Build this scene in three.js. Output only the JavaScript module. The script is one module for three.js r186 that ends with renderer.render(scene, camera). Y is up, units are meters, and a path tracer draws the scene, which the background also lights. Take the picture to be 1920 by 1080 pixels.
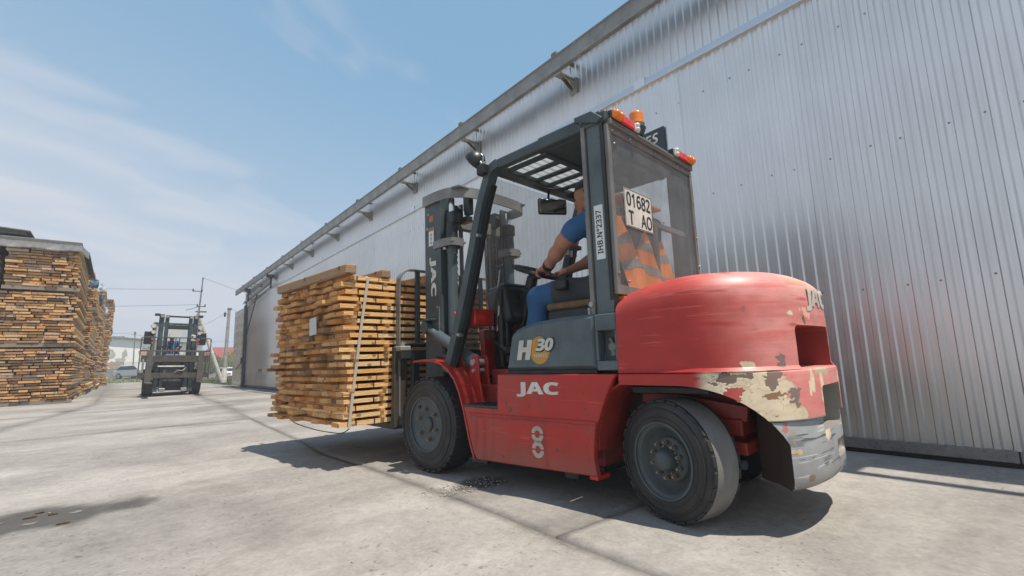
import * as THREE from 'three';
import { mergeGeometries, mergeVertices, toCreasedNormals } from 'three/addons/utils/BufferGeometryUtils.js';
import { RoundedBoxGeometry } from 'three/addons/geometries/RoundedBoxGeometry.js';
import { MarchingCubes } from 'three/addons/objects/MarchingCubes.js';
import { TextGeometry } from 'three/addons/geometries/TextGeometry.js';
import { FontLoader } from 'three/addons/loaders/FontLoader.js';
import { Brush, Evaluator, SUBTRACTION, INTERSECTION } from 'three-bvh-csg';

// ---------------------------------------------------------------- camera, sky, sun, exposure
const scene = new THREE.Scene();
const camera = new THREE.PerspectiveCamera(62.21, 16 / 9, 0.05, 900);
camera.position.set(0, 0.7688, 0);
camera.rotation.order = 'YXZ';
camera.rotation.set(0.1481, -0.6912, -0.0355);
const renderer = new THREE.WebGLRenderer({ antialias: true });
renderer.toneMapping = THREE.LinearToneMapping;
renderer.toneMappingExposure = 1.13;
renderer.shadowMap.enabled = true;
renderer.shadowMap.type = THREE.PCFSoftShadowMap;

const sstep = (a, b, x) => { const t = Math.min(1, Math.max(0, (x - a) / (b - a))); return t * t * (3 - 2 * t); };
const lerp = (a, b, t) => a + (b - a) * t;
function rng(seed) { return () => { seed = (seed + 0x6d2b79f5) | 0; let t = Math.imul(seed ^ (seed >>> 15), 1 | seed); t = (t + Math.imul(t ^ (t >>> 7), 61 | t)) ^ t; return ((t ^ (t >>> 14)) >>> 0) / 4294967296; }; }
const rnd = rng(11);
const rr = (a, b) => a + (b - a) * rnd();
function hash(i, j, k) { let h = Math.imul(i, 374761393) ^ Math.imul(j, 668265263) ^ Math.imul(k, 2147483647 ^ 0x5bd1e995); h = Math.imul(h ^ (h >>> 13), 1274126177); return ((h ^ (h >>> 16)) >>> 0) / 4294967296; }
function vnoise(x, y, s = 0, px = 0) {          // value noise 0..1, period px in x when given
  const i = Math.floor(x), j = Math.floor(y), f = x - i, g = y - j, u = f * f * (3 - 2 * f), v = g * g * (3 - 2 * g);
  const w = (n) => px ? ((n % px) + px) % px : n;
  return lerp(lerp(hash(w(i), px ? ((j % px) + px) % px : j, s), hash(w(i + 1), px ? ((j % px) + px) % px : j, s), u), lerp(hash(w(i), px ? (((j + 1) % px) + px) % px : j + 1, s), hash(w(i + 1), px ? (((j + 1) % px) + px) % px : j + 1, s), u), v);
}
function fbm(x, y, o = 4, s = 0, px = 0) { let a = 0.5, t = 0, n = 0; for (let k = 0; k < o; k++) { t += a * vnoise(x, y, s + k, px); n += a; a *= 0.5; x *= 2; y *= 2; px *= 2; } return t / n; }

{ // the sky: clear blue with thin high cloud, thicker towards the left and the horizon
  const W = 1536, H = 768, d = new Float32Array(W * H * 4);
  for (let j = 0; j < H; j++) for (let i = 0; i < W; i++) {
    const el = ((j + 0.5) / H - 0.5) * Math.PI, az = ((i + 0.5) / W - 0.5) * 2 * Math.PI;   // v = 0 is straight down
    const y = Math.sin(el), x = Math.cos(el) * Math.cos(az), z = Math.cos(el) * Math.sin(az);
    const o = (j * W + i) * 4, e = Math.max(0, y);
    // clear sky
    let r = lerp(0.48, 0.205, sstep(-0.05, 0.55, e)), g = lerp(0.565, 0.372, sstep(-0.05, 0.6, e)), b = lerp(0.68, 0.555, sstep(-0.05, 0.7, e));
    if (e > 0.0) {
      const px = x / (e + 0.10), pz = z / (e + 0.10);
      const wx = fbm(px * 0.9 + 3, pz * 0.9 + 7, 5, 21) - 0.5, wz = fbm(px * 0.9 - 9, pz * 0.9 + 1, 5, 31) - 0.5;
      const rx = px * 0.86 - pz * 0.51, rz = px * 0.51 + pz * 0.86;
      const a = fbm(rx * 0.8 + wx * 1.6 + 1.2, rz * 1.3 + wz * 1.6 + 4.4, 6, 3);
      const f = fbm(rx * 2.0 + wx * 3.4 + 2, rz * 5.4 + wz * 3.8, 7, 13);        // fine drawn-out fibres
      const side = sstep(0.98, -0.20, x * 0.95 - z * 0.10 + e * 0.22);       // the cloud bank lies to the west
      const bank = side * sstep(0.0, 0.14, e) * sstep(0.80, 0.30, e), fib = sstep(0.30, 0.72, f);
      let c = sstep(0.34, 0.62, a + 0.46 * bank - 0.15) * (0.58 + 0.42 * fib) * (0.25 + 0.75 * side);
      c = Math.max(c, 0.30 * bank, 0.46 * sstep(0.50, 0.72, f * 0.6 + a * 0.55 - 0.035));
      const h = sstep(0.38, 0.04, e), hz = fbm(az * 6 + wx * 1.8, el * 17 + wz * 1.5, 6, 44); c = Math.max(c, h * (0.62 + 1.6 * (hz - 0.43)));
      c = Math.min(0.97, Math.max(0.03, c)) * (1 - 0.6 * sstep(0.62, 0.9, e));
      const zen = sstep(0.60, 0.98, e); r = lerp(r, 0.135, zen); g = lerp(g, 0.285, zen); b = lerp(b, 0.56, zen);
      r = lerp(r, 0.60, c); g = lerp(g, 0.63, c); b = lerp(b, 0.69, c);
    } else { const k = sstep(0, -0.12, y); r = lerp(r, 0.26, k); g = lerp(g, 0.25, k); b = lerp(b, 0.235, k); }
    d[o] = r; d[o + 1] = g; d[o + 2] = b; d[o + 3] = 1;
  }
  const t = new THREE.DataTexture(d, W, H, THREE.RGBAFormat, THREE.FloatType);
  t.mapping = THREE.EquirectangularReflectionMapping; t.magFilter = t.minFilter = THREE.LinearFilter; t.needsUpdate = true;
  scene.background = t; scene.environment = t;
}
const sun = new THREE.DirectionalLight(new THREE.Color().setRGB(1, 0.925, 0.805), 4.9);
sun.position.set(0.099 * 40, 40, 0.36 * 40 - 4); sun.target.position.set(0, 0, -4);
sun.castShadow = true; sun.shadow.mapSize.set(4096, 4096);
Object.assign(sun.shadow.camera, { left: -32, right: 32, top: 50, bottom: -40, near: 1, far: 140 });
scene.add(sun, sun.target);
scene.fog = new THREE.FogExp2(new THREE.Color().setRGB(0.62, 0.68, 0.76), 0.0035);                 // thin summer haze

// ---------------------------------------------------------------- helpers
const V = (x, y, z) => new THREE.Vector3(x, y, z);
const used = new Map();
function numbered(n) { const k = used.get(n) ?? 0; used.set(n, k + 1); return k ? n + '_' + String(k).padStart(3, '0') : n; }
function meta(o, label, category, group, kind) { o.userData = {}; if (label) o.userData.label = label; if (category) o.userData.category = category; if (group) o.userData.group = group; if (kind) o.userData.kind = kind; return o; }
function thing(name, label, category, group) { const g = new THREE.Group(); g.name = numbered(name); meta(g, label, category, group); scene.add(g); return g; }
function prep(g) {                                  // same attributes on every geometry, uv in metres by the face's main axis
  const keep = g.userData.keepUv; g = g.index ? g.toNonIndexed() : g;
  if (!g.attributes.normal) g.computeVertexNormals();
  const p = g.attributes.position, n = new THREE.BufferGeometry(), uv = new Float32Array(p.count * 2), a = V(0, 0, 0), b = V(0, 0, 0), c = V(0, 0, 0);
  for (let i = 0; i < p.count; i += 3) {
    a.fromBufferAttribute(p, i); b.fromBufferAttribute(p, i + 1); c.fromBufferAttribute(p, i + 2);
    const q = b.clone().sub(a).cross(c.clone().sub(a)), x = Math.abs(q.x), y = Math.abs(q.y), z = Math.abs(q.z);
    [a, b, c].forEach((v, k) => { const o = (i + k) * 2; if (y >= x && y >= z) { uv[o] = v.x; uv[o + 1] = v.z; } else if (x >= z) { uv[o] = v.z; uv[o + 1] = v.y; } else { uv[o] = v.x; uv[o + 1] = v.y; } });
  }
  n.setAttribute('position', p.clone()); n.setAttribute('normal', g.attributes.normal.clone());
  n.setAttribute('uv', keep ? g.attributes.uv.clone() : new THREE.BufferAttribute(uv, 2));
  return n;
}
const merge = (gs) => { gs = [gs].flat().map(prep); return gs.length > 1 ? mergeGeometries(gs) : gs[0]; };
function mesh(name, geos, mat, parent, label) {
  const m = new THREE.Mesh(merge(geos), mat); m.name = parent ? name : numbered(name); m.castShadow = m.receiveShadow = true;
  if (label) m.userData.label = label;
  (parent ?? scene).add(m); return m;
}
function share(name, geo, mat, parent) { const m = new THREE.Mesh(geo, mat); m.name = name; m.castShadow = m.receiveShadow = true; parent.add(m); return m; }
const at = (g, x, y, z, rx = 0, ry = 0, rz = 0) => { if (rx || ry || rz) g.applyMatrix4(new THREE.Matrix4().makeRotationFromEuler(new THREE.Euler(rx, ry, rz))); return g.translate(x, y, z); };
const bx = (w, h, d, x = 0, y = 0, z = 0, r = 0.004, seg = 1) => { r = Math.min(r, w / 2.2, h / 2.2, d / 2.2); return (r > 0 ? new RoundedBoxGeometry(w, h, d, seg, r) : new THREE.BoxGeometry(w, h, d)).translate(x, y, z); };
const b2 = (x0, x1, y0, y1, z0, z1, r = 0.004, seg = 1) => bx(Math.abs(x1 - x0), Math.abs(y1 - y0), Math.abs(z1 - z0), (x0 + x1) / 2, (y0 + y1) / 2, (z0 + z1) / 2, r, seg);
const cyl = (r0, r1, h, x, y, z, axis = 'y', seg = 20) => { const g = new THREE.CylinderGeometry(r1, r0, h, seg); if (axis === 'x') g.rotateZ(-Math.PI / 2); if (axis === 'z') g.rotateX(Math.PI / 2); return g.translate(x, y, z); };
function rod(a, b, r, r2 = r, seg = 12) { const d = b.clone().sub(a), g = new THREE.CylinderGeometry(r2, r, d.length(), seg); g.applyQuaternion(new THREE.Quaternion().setFromUnitVectors(V(0, 1, 0), d.clone().normalize())); return g.translate((a.x + b.x) / 2, (a.y + b.y) / 2, (a.z + b.z) / 2); }
function bar(a, b, w, h, up = V(0, 1, 0), r = 0.004) {   // rectangular bar from a to b: w across, h along up
  const d = b.clone().sub(a), L = d.length(), g = bx(w, h, L, 0, 0, 0, r), z = d.normalize(), x = up.clone().cross(z).normalize(), y = z.clone().cross(x);
  g.applyMatrix4(new THREE.Matrix4().makeBasis(x, y, z)); return g.translate((a.x + b.x) / 2, (a.y + b.y) / 2, (a.z + b.z) / 2);
}
const tube = (pts, r, seg = 40, rad = 10, closed = false) => new THREE.TubeGeometry(new THREE.CatmullRomCurve3(pts, closed, 'catmullrom', 0.4), seg, r, rad, closed);
const lathe = (pts, seg = 48) => new THREE.LatheGeometry(pts.map(([r, y]) => new THREE.Vector2(r, y)), seg);
function poly(pts) { const s = new THREE.Shape(); pts.forEach(([x, y], i) => i ? s.lineTo(x, y) : s.moveTo(x, y)); s.closePath(); return s; }
const ext = (shape, depth, bevel = 0.004) => new THREE.ExtrudeGeometry(shape, { depth: depth - 2 * bevel, bevelEnabled: bevel > 0, bevelThickness: bevel, bevelSize: bevel, bevelOffset: -bevel, bevelSegments: 1, curveSegments: 16 }).translate(0, 0, bevel);
function sweepStrip(path, w, t, side) {               // flat band along a path: t thick, w wide along 'side'
  const gs = []; for (let i = 0; i + 1 < path.length; i++) { const a = path[i], b = path[i + 1], d = b.clone().sub(a).normalize(), n = d.clone().cross(side).normalize(); gs.push([a, b, n]); }
  const P = [], q = (...v) => { for (const k of [0, 1, 2, 0, 2, 3]) P.push(v[k].x, v[k].y, v[k].z); };
  const nrm = path.map((_, i) => { const u = (gs[i - 1]?.[2] ?? gs[0][2]).clone().add(gs[i]?.[2] ?? gs[gs.length - 1][2]); return u.normalize(); });
  const C = path.map((p, i) => [[-1, -1], [1, -1], [1, 1], [-1, 1]].map(([s, u]) => p.clone().addScaledVector(side, s * w / 2).addScaledVector(nrm[i], u * t / 2)));
  for (let i = 0; i + 1 < C.length; i++) for (let k = 0; k < 4; k++) q(C[i][k], C[i][(k + 1) % 4], C[i + 1][(k + 1) % 4], C[i + 1][k]);
  q(C[0][3], C[0][2], C[0][1], C[0][0]); q(...C[C.length - 1]);
  const g = new THREE.BufferGeometry(); g.setAttribute('position', new THREE.Float32BufferAttribute(P, 3)); g.setAttribute('uv', new THREE.Float32BufferAttribute(new Float32Array(P.length / 3 * 2), 2)); g.computeVertexNormals(); return toCreasedNormals(g, 0.6);
}
const font = await new FontLoader().loadAsync('fonts/droid/droid_sans_bold.typeface.json');
const fontR = await new FontLoader().loadAsync('fonts/droid/droid_sans_regular.typeface.json');
function text(str, h, { f = font, sx = 1, shear = 0, depth = 0.002, grow = 0, center = true } = {}) {   // flat letters in the xy plane, cap height h
  const g = new TextGeometry(str, { font: f, size: h / 0.72 * 0.72, depth, curveSegments: 5, bevelEnabled: grow > 0, bevelThickness: 0.0004, bevelSize: grow, bevelSegments: 1 });
  g.computeBoundingBox(); const b = g.boundingBox, k = h / (b.max.y - b.min.y) * (grow ? (1 + 2 * grow / h) : 1); g.translate(center ? -(b.min.x + b.max.x) / 2 : -b.min.x, -(b.min.y + b.max.y) / 2, 0); g.scale(k * sx, k, 1);
  if (shear) g.applyMatrix4(new THREE.Matrix4().set(1, shear, 0, 0, 0, 1, 0, 0, 0, 0, 1, 0, 0, 0, 0, 1));
  return g;
}
// ---------------------------------------------------------------- textures and materials
function tex(n, m, fn, srgb = true, rep = 1, rep2 = rep) {
  const d = new Uint8Array(n * m * 4);
  for (let j = 0; j < m; j++) for (let i = 0; i < n; i++) { const c = fn(i / n, j / m), o = (j * n + i) * 4; d[o] = 255 * Math.min(1, Math.max(0, c[0])); d[o + 1] = 255 * Math.min(1, Math.max(0, c[1])); d[o + 2] = 255 * Math.min(1, Math.max(0, c[2])); d[o + 3] = 255; }
  const t = new THREE.DataTexture(d, n, m); t.wrapS = t.wrapT = THREE.RepeatWrapping; t.magFilter = THREE.LinearFilter; t.minFilter = THREE.LinearMipmapLinearFilter; t.generateMipmaps = true; t.repeat.set(rep, rep2);
  if (srgb) t.colorSpace = THREE.SRGBColorSpace; t.needsUpdate = true; return t;
}
const lin = (r, g, b) => new THREE.Color().setRGB(r, g, b);
const mat = (c, o = {}) => new THREE.MeshStandardMaterial({ color: c, roughness: 0.6, metalness: 0, ...o });
const grimeTex = tex(512, 512, (u, v) => { const a = fbm(u * 6, v * 6, 5, 5, 6), s = fbm(u * 40, v * 5, 3, 9, 5), f = vnoise(u * 256, v * 256, 3, 256); const k = 0.74 + 0.34 * a + 0.1 * (s - 0.5) + 0.05 * (f - 0.5); return [k * 1.0, k * 0.985, k * 0.96]; }, true, 1.1);
const grimeRough = tex(512, 512, (u, v) => { const a = fbm(u * 8, v * 8, 5, 15, 8); const k = 0.5 + 0.7 * (a - 0.3); return [k, k, k]; }, false, 1.3);
const dustBump = tex(256, 256, (u, v) => { const k = fbm(u * 32, v * 32, 3, 25, 32); return [k, k, k]; }, false, 3);
const paint = (c, rough = 0.5, o = {}) => new THREE.MeshStandardMaterial({ color: c, roughness: rough * 1.55, metalness: 0, map: grimeTex, roughnessMap: grimeRough, bumpMap: dustBump, bumpScale: 0.0006, ...o });
const woodTex = tex(512, 512, (u, v) => {              // u runs along the grain
  const w = fbm(u * 3, v * 4, 4, 61, 4), ring = 0.5 + 0.5 * Math.sin((v * 26 + w * 7 + 0.6 * Math.sin(u * 6.283)) * 6.283), fib = fbm(u * 10, v * 200, 2, 71, 10), knot = sstep(0.79, 0.88, vnoise(u * 12, v * 9, 81, 9 * 4));
  const k = 0.84 + 0.12 * ring + 0.14 * (fib - 0.5) - 0.3 * knot; return [k, k * 0.96, k * 0.9]; }, true, 1.6, 2.4);
const wood = (r, g, b) => new THREE.MeshStandardMaterial({ color: lin(r, g, b), roughness: 0.85, map: woodTex, bumpMap: woodTex, bumpScale: 0.0015 });
const M = {
  red: paint(lin(0.43, 0.020, 0.011), 0.40), redDark: paint(lin(0.30, 0.03, 0.022), 0.5),
  grey: paint(lin(0.098, 0.138, 0.158), 0.42), mast: paint(lin(0.062, 0.088, 0.100), 0.45), dark: paint(lin(0.030, 0.036, 0.040), 0.5), black: paint(lin(0.013, 0.014, 0.015), 0.5),
  lightGrey: paint(lin(0.36, 0.37, 0.37), 0.42), barGrey: paint(lin(0.235, 0.245, 0.25), 0.45), midGrey: paint(lin(0.20, 0.205, 0.205), 0.45), steel: paint(lin(0.45, 0.45, 0.44), 0.3, { metalness: 0.85 }), worn: paint(lin(0.10, 0.085, 0.07), 0.5, { metalness: 0.4 }),
  chrome: mat(lin(0.7, 0.7, 0.7), { metalness: 1, roughness: 0.18 }), white: paint(lin(0.72, 0.72, 0.69), 0.4), plate: mat(lin(0.66, 0.67, 0.66), { roughness: 0.5 }), ink: mat(lin(0.02, 0.022, 0.025), { roughness: 0.6 }),
  rubber: paint(lin(0.029, 0.030, 0.032), 0.62), rubberDusty: paint(lin(0.225, 0.235, 0.24), 0.62), rim: paint(lin(0.085, 0.105, 0.115), 0.5), bolt: paint(lin(0.30, 0.27, 0.23), 0.4, { metalness: 0.5 }),
  amber: new THREE.MeshPhysicalMaterial({ color: lin(0.95, 0.27, 0.015), roughness: 0.25, clearcoat: 0.6, transmission: 0.25, thickness: 0 }), lensRed: new THREE.MeshPhysicalMaterial({ color: lin(0.72, 0.03, 0.03), roughness: 0.3, clearcoat: 0.6 }), lensClear: new THREE.MeshPhysicalMaterial({ color: lin(0.6, 0.58, 0.5), roughness: 0.3, clearcoat: 0.5 }),
  yellow: paint(lin(0.62, 0.33, 0.03), 0.5), vinyl: paint(lin(0.022, 0.025, 0.028), 0.42), tan: paint(lin(0.22, 0.13, 0.055), 0.7),
  galv: paint(lin(0.42, 0.43, 0.43), 0.42, { metalness: 0.6 }), glassMirror: mat(lin(0.75, 0.77, 0.78), { metalness: 1, roughness: 0.06 }),
};
M.pane = new THREE.MeshPhysicalMaterial({ color: lin(0.80, 0.80, 0.79), roughness: 0.12, transmission: 0.9, thickness: 0, ior: 1.45 });
M.paneDusty = new THREE.MeshPhysicalMaterial({ color: lin(0.88, 0.915, 0.96), roughness: 0.14, transmission: 0.90, thickness: 0, ior: 1.45, map: grimeTex });
// ---------------------------------------------------------------- the yard: cast concrete slabs over a dark base
const concreteTex = tex(1024, 1024, (u, v) => {
  const a = fbm(u * 5, v * 5, 6, 101, 5), f = vnoise(u * 300, v * 300, 111, 300), f2 = vnoise(u * 90, v * 90, 121, 90);
  const pit = sstep(0.84, 0.93, vnoise(u * 230, v * 230, 131, 230)) * sstep(0.45, 0.62, fbm(u * 9, v * 9, 3, 141, 9));
  const st = fbm(u * 4, v * 22, 4, 151, 2) - 0.5;
  const k = 0.72 + 0.24 * (a - 0.5) + 0.07 * (f - 0.5) + 0.06 * (f2 - 0.5) - 0.14 * pit + 0.10 * st; return [k * 1.0, k * 0.975, k * 0.935]; }, true, 1 / 3.1);
const concreteBump = tex(1024, 1024, (u, v) => { const pit = sstep(0.82, 0.93, vnoise(u * 230, v * 230, 131, 230)) * sstep(0.42, 0.6, fbm(u * 9, v * 9, 3, 141, 9)); const k = 0.6 + 0.25 * (fbm(u * 60, v * 60, 3, 161, 60) - 0.5) - 0.3 * pit; return [k, k, k]; }, false, 1 / 3.1);
const concrete = new THREE.MeshStandardMaterial({ color: lin(0.665, 0.655, 0.655), map: concreteTex, bumpMap: concreteBump, bumpScale: 0.004, roughness: 0.86, vertexColors: true });
const base = mesh('ground', new THREE.PlaneGeometry(1400, 1400).rotateX(-Math.PI / 2).translate(0, -0.6, 0), mat(lin(0.16, 0.15, 0.10), { roughness: 1 })); base.userData.kind = 'structure';
const soil = mesh('soil', b2(-34, 4.42, -0.30, -0.022, -50, 22, 0), mat(lin(0.055, 0.052, 0.048), { roughness: 1 })); soil.userData.kind = 'structure';
const yard = new THREE.Group(); yard.name = 'concrete_yard'; yard.userData.kind = 'structure'; scene.add(yard);
const jmain = [[22, 1.50], [-1.08, 1.526], [-2.48, 1.55], [-4.5, 1.50], [-10.7, 1.78], [-14.7, 1.96], [-50, 2.0]];
const along = (tab, z) => { for (let i = 0; i + 1 < tab.length; i++) if (z <= tab[i][0] && z >= tab[i + 1][0]) return lerp(tab[i][1], tab[i + 1][1], (tab[i][0] - z) / (tab[i][0] - tab[i + 1][0])); return tab[tab.length - 1][1]; };
const jitter = (z, s) => 0.014 * (fbm(z * 5.2, s * 9.1, 4, 200 + s) - 0.5) + 0.03 * (fbm(z * 0.9, s, 2, 230 + s) - 0.5);
const xj = [(z) => -34, (z) => -21, (z) => -14.6, (z) => -8.2 - 0.03 * z, (z) => Math.max(-3.6, Math.min(-0.36, -1.25 - 0.143 * (z + 10.4))), (z) => along(jmain, z), (z) => 4.34];
const zj = [[22, 14, 6, -2, -10, -18, -26, -34, -42, -50], [22, 12, 2, -8, -18, -28, -38, -50], [22, 12, 2, -8, -18, -28, -38, -50], [22, 12, 4, -5, -13, -22, -32, -42, -50], [22, 11, 3.2, -8.45, -13.3, -20.5, -29, -38, -50], [22, 12, 5.5, -1.62, -9.6, -17.3, -25, -33, -42, -50]];
function shade(x, z) {                              // wear and spills, 1 = clean
  let k = 0.94 + 0.22 * (fbm(x * 0.35, z * 0.2, 4, 301) - 0.5) + 0.12 * (fbm(x * 1.4, z * 0.8, 4, 311) - 0.5);
  k -= 0.10 * sstep(0.56, 0.8, fbm(x * 1.1, z * 4.6, 5, 321)); k -= 0.07 * sstep(0.56, 0.72, fbm(x * 3.1, z * 5, 4, 325));                                              // drag streaks
  const n = fbm(x * 6, z * 6, 4, 331) - 0.5, sp = (cx, cz, rx, rz, rot = 0) => { const c = Math.cos(rot), s = Math.sin(rot), a = ((x - cx) * c + (z - cz) * s) / rx, b = (-(x - cx) * s + (z - cz) * c) / rz; return Math.hypot(a, b) + n * 1.1; };
  k *= 1 - 0.72 * sstep(1.1, 0.6, sp(1.83, -2.62, 0.26, 0.14, -0.3)); k *= 1 - 0.25 * sstep(1.2, 0.5, sp(1.72, -2.45, 0.32, 0.2));
  k *= 1 - 0.68 * sstep(1.2, 0.7, sp(-0.27, -3.77, 0.42, 0.27) + 0.5 * (fbm(x * 16, z * 16, 3, 341) - 0.5)); k *= 1 - 0.16 * sstep(1.3, 0.4, sp(-0.1, -3.8, 0.85, 0.5));
  k *= 1 - 0.25 * sstep(1.1, 0.5, sp(0.5, -8.5, 1.2, 0.10, 0.5)); k *= 1 - 0.45 * sstep(1.1, 0.4, sp(-0.72, -14.2, 0.35, 0.7)); k *= 1 - 0.22 * sstep(1.2, 0.4, sp(1.6, -11.6, 0.45, 0.9, 0.2)); k *= 1 - 0.2 * sstep(1.2, 0.4, sp(2.3, -13, 0.4, 1.2, 0.1));
  k *= 1 - 0.10 * sstep(1.2, 0.4, sp(0.3, -5.4, 0.9, 0.3, 0.4)); k *= 1 - 0.10 * sstep(1.2, 0.4, sp(0.7, -2.6, 0.5, 0.18, 0.3));
  for (const c of [0.62, 1.45, 2.9]) k *= 1 - 0.05 * sstep(0.22, 0.05, Math.abs(x - c - 0.12 * Math.sin(z * 0.3 + c)) + 0.25 * Math.abs(n));
  return k;
}
for (let c = 0; c + 1 < xj.length; c++) for (let r = 0; r + 1 < zj[c].length; r++) {
  const z0 = zj[c][r], z1 = zj[c][r + 1], near = z1 > -11 && z1 < 2 && c >= 4 ? 0.06 : z1 > -24 && z0 < 8 && c >= 3 ? 0.22 : 1.1, wide = Math.abs(xj[c + 1]((z0 + z1) / 2) - xj[c]((z0 + z1) / 2));
  const nx = Math.max(2, Math.ceil(wide / near)), nz = Math.ceil(Math.abs(z1 - z0) / near), P = [], C = [], I = [], dy = 0.003 * (hash(c, r, 9) - 0.5) * 2;
  for (let j = 0; j <= nz; j++) for (let i = 0; i <= nx; i++) {
    let z = lerp(z0, z1, j / nz); const xa = xj[c](z) + jitter(z, c) + 0.006, xb = xj[c + 1](z) + jitter(z, c + 1) - 0.006, x = lerp(xa, xb, i / nx);
    if (j === 0) z += jitter(x, c * 20 + r + 40) - 0.005; if (j === nz) z += jitter(x, c * 20 + r + 41) + 0.005;
    const edge = Math.min(x - xa, xb - x, j === 0 || j === nz ? 0 : 1), s = shade(x, z) * (1 - 0.34 * sstep(0.06, 0.0, edge + 0.03 * (fbm(x * 7, z * 7, 3, 351) - 0.5)));
    P.push(x, dy + 0.006 * (fbm(x * 0.8, z * 0.8, 3, 361) - 0.5) - 0.004 * sstep(0.03, 0, edge), z); C.push(s, s * (0.985 + 0.02 * s), s * (0.955 + 0.05 * s));
  }
  for (let j = 0; j < nz; j++) for (let i = 0; i < nx; i++) { const a = j * (nx + 1) + i, b = a + 1, d = a + nx + 1, e = d + 1; I.push(a, b, e, a, e, d); }
  const ring = []; for (let i = 0; i < nx; i++) ring.push(i); for (let j = 0; j < nz; j++) ring.push(j * (nx + 1) + nx); for (let i = nx; i > 0; i--) ring.push(nz * (nx + 1) + i); for (let j = nz; j > 0; j--) ring.push(j * (nx + 1));
  const n0 = P.length / 3; ring.forEach((k) => { P.push(P[k * 3], -0.05, P[k * 3 + 2]); C.push(0.55, 0.53, 0.5); });
  ring.forEach((k, i) => { const k2 = ring[(i + 1) % ring.length], a = n0 + i, b = n0 + (i + 1) % ring.length; I.push(k, a, k2, k2, a, b); });
  const g = new THREE.BufferGeometry(); g.setAttribute('position', new THREE.Float32BufferAttribute(P, 3)); g.setAttribute('color', new THREE.Float32BufferAttribute(C, 3));
  const uv = new Float32Array(P.length / 3 * 2), du = hash(c, r, 3) * 3; for (let i = 0; i < P.length / 3; i++) { uv[i * 2] = P[i * 3] + du; uv[i * 2 + 1] = P[i * 3 + 2] + du * 2; } g.setAttribute('uv', new THREE.BufferAttribute(uv, 2)); g.setIndex(I); g.computeVertexNormals();
  if (g.attributes.normal.getY(nx + 2) < 0) { const ix = g.index.array; for (let i = 0; i < ix.length; i += 3) { const t = ix[i]; ix[i] = ix[i + 1]; ix[i + 1] = t; } g.computeVertexNormals(); }
  const m = share(numbered('slab'), g, concrete, yard); m.castShadow = false;
}
const slabY = (x, z, c, r) => 0.006 * (hash(c, r, 9) - 0.5) + 0.006 * (fbm(x * 0.8, z * 0.8, 3, 361) - 0.5);
function blob(cx, cz, rx, rz, y, seed, amp = 0.5, n = 90, fr = 2.2) { const s = new THREE.Shape(); for (let i = 0; i < n; i++) { const a = i / n * Math.PI * 2, k = 1 + amp * (fbm(Math.cos(a) * fr + 9, Math.sin(a) * fr + 9, 4, seed) - 0.5) * 2; const x = Math.cos(a) * rx * k, z = Math.sin(a) * rz * k; i ? s.lineTo(x, z) : s.moveTo(x, z); } return new THREE.ShapeGeometry(s).rotateX(-Math.PI / 2).translate(cx, y, cz); }
{ // shallow spill of rain water in the worn concrete, with splintered bark lying in it
  const wet = new THREE.MeshPhysicalMaterial({ color: lin(0.22, 0.22, 0.22), roughness: 0.16, ior: 1.45 });
  const gs = []; for (const [x, z, a, b, s] of [[-0.12, -3.80, 0.04, 0.035, 1], [-0.30, -3.70, 0.05, 0.03, 3], [-0.45, -3.82, 0.06, 0.045, 4]]) gs.push(blob(x, z, a * 0.7, b * 0.7, slabY(x, z, 4, 2) + 0.0018 + s * 0.0001, 400 + s, 0.6));
  const p = mesh('puddle', gs, wet); p.userData.kind = 'structure';
  const bark = wood(0.11, 0.065, 0.036), list = [[-0.16, -3.565, 0.055, 0.022], [-0.22, -3.83, 0.04, 0.012], [-0.31, -3.84, 0.05, 0.012], [-0.28, -3.93, 0.04, 0.014], [-0.47, -3.7, 0.06, 0.03]];
  list.forEach(([x, z, a, b], i) => { const g = new THREE.IcosahedronGeometry(1, 2), q = g.attributes.position; for (let k = 0; k < q.count; k++) { const f = 0.75 + 0.6 * (vnoise(q.getX(k) * 2 + i * 5, q.getZ(k) * 2, 430) - 0.3); q.setXYZ(k, q.getX(k) * a * 0.6 * f, q.getY(k) * 0.007 * f, q.getZ(k) * b * 0.6 * f); } g.computeVertexNormals(); g.rotateY(rr(-0.5, 0.5)).translate(x, slabY(x, z, 4, 2) + 0.004, z);
    const m = mesh('bark_piece', g, bark); meta(m, ['dark bark lump with a bright speck at near edge of puddle', 'small brown splinter in middle of the puddle', 'long brown splinter left of the puddle middle', 'thin brown splinter towards the far rim of the puddle', 'brown bark flake in the puddle at the left picture edge'][i], 'bark', 'splintered bark in the puddle'); });
  const st = [], sr = rng(77); for (let i = 0; i < 150; i++) { const a = sr() * 6.28, d = Math.sqrt(sr()), x = 1.72 + Math.cos(a) * d * 0.30, z = -2.60 + Math.sin(a) * d * 0.16, r = 0.003 + 0.006 * sr() * sr(); st.push(new THREE.IcosahedronGeometry(r, 0).scale(1, 0.7, 1).rotateY(sr() * 3).translate(x, r * 0.5 + 0.001, z)); }
  for (let i = 0; i < 420; i++) { const x = -2 + sr() * 6, z = -1 - sr() * 6, r = 0.0015 + 0.0045 * sr() ** 4; st.push(new THREE.IcosahedronGeometry(r, 0).scale(1, 0.6, 1).translate(x, r * 0.4 + 0.001, z)); }
  const gr = mesh('grit', st, mat(lin(0.36, 0.33, 0.29), { roughness: 0.9 })); meta(gr, 'loose pale grit scattered on the concrete yard', 'grit', null, 'stuff');
}
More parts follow.
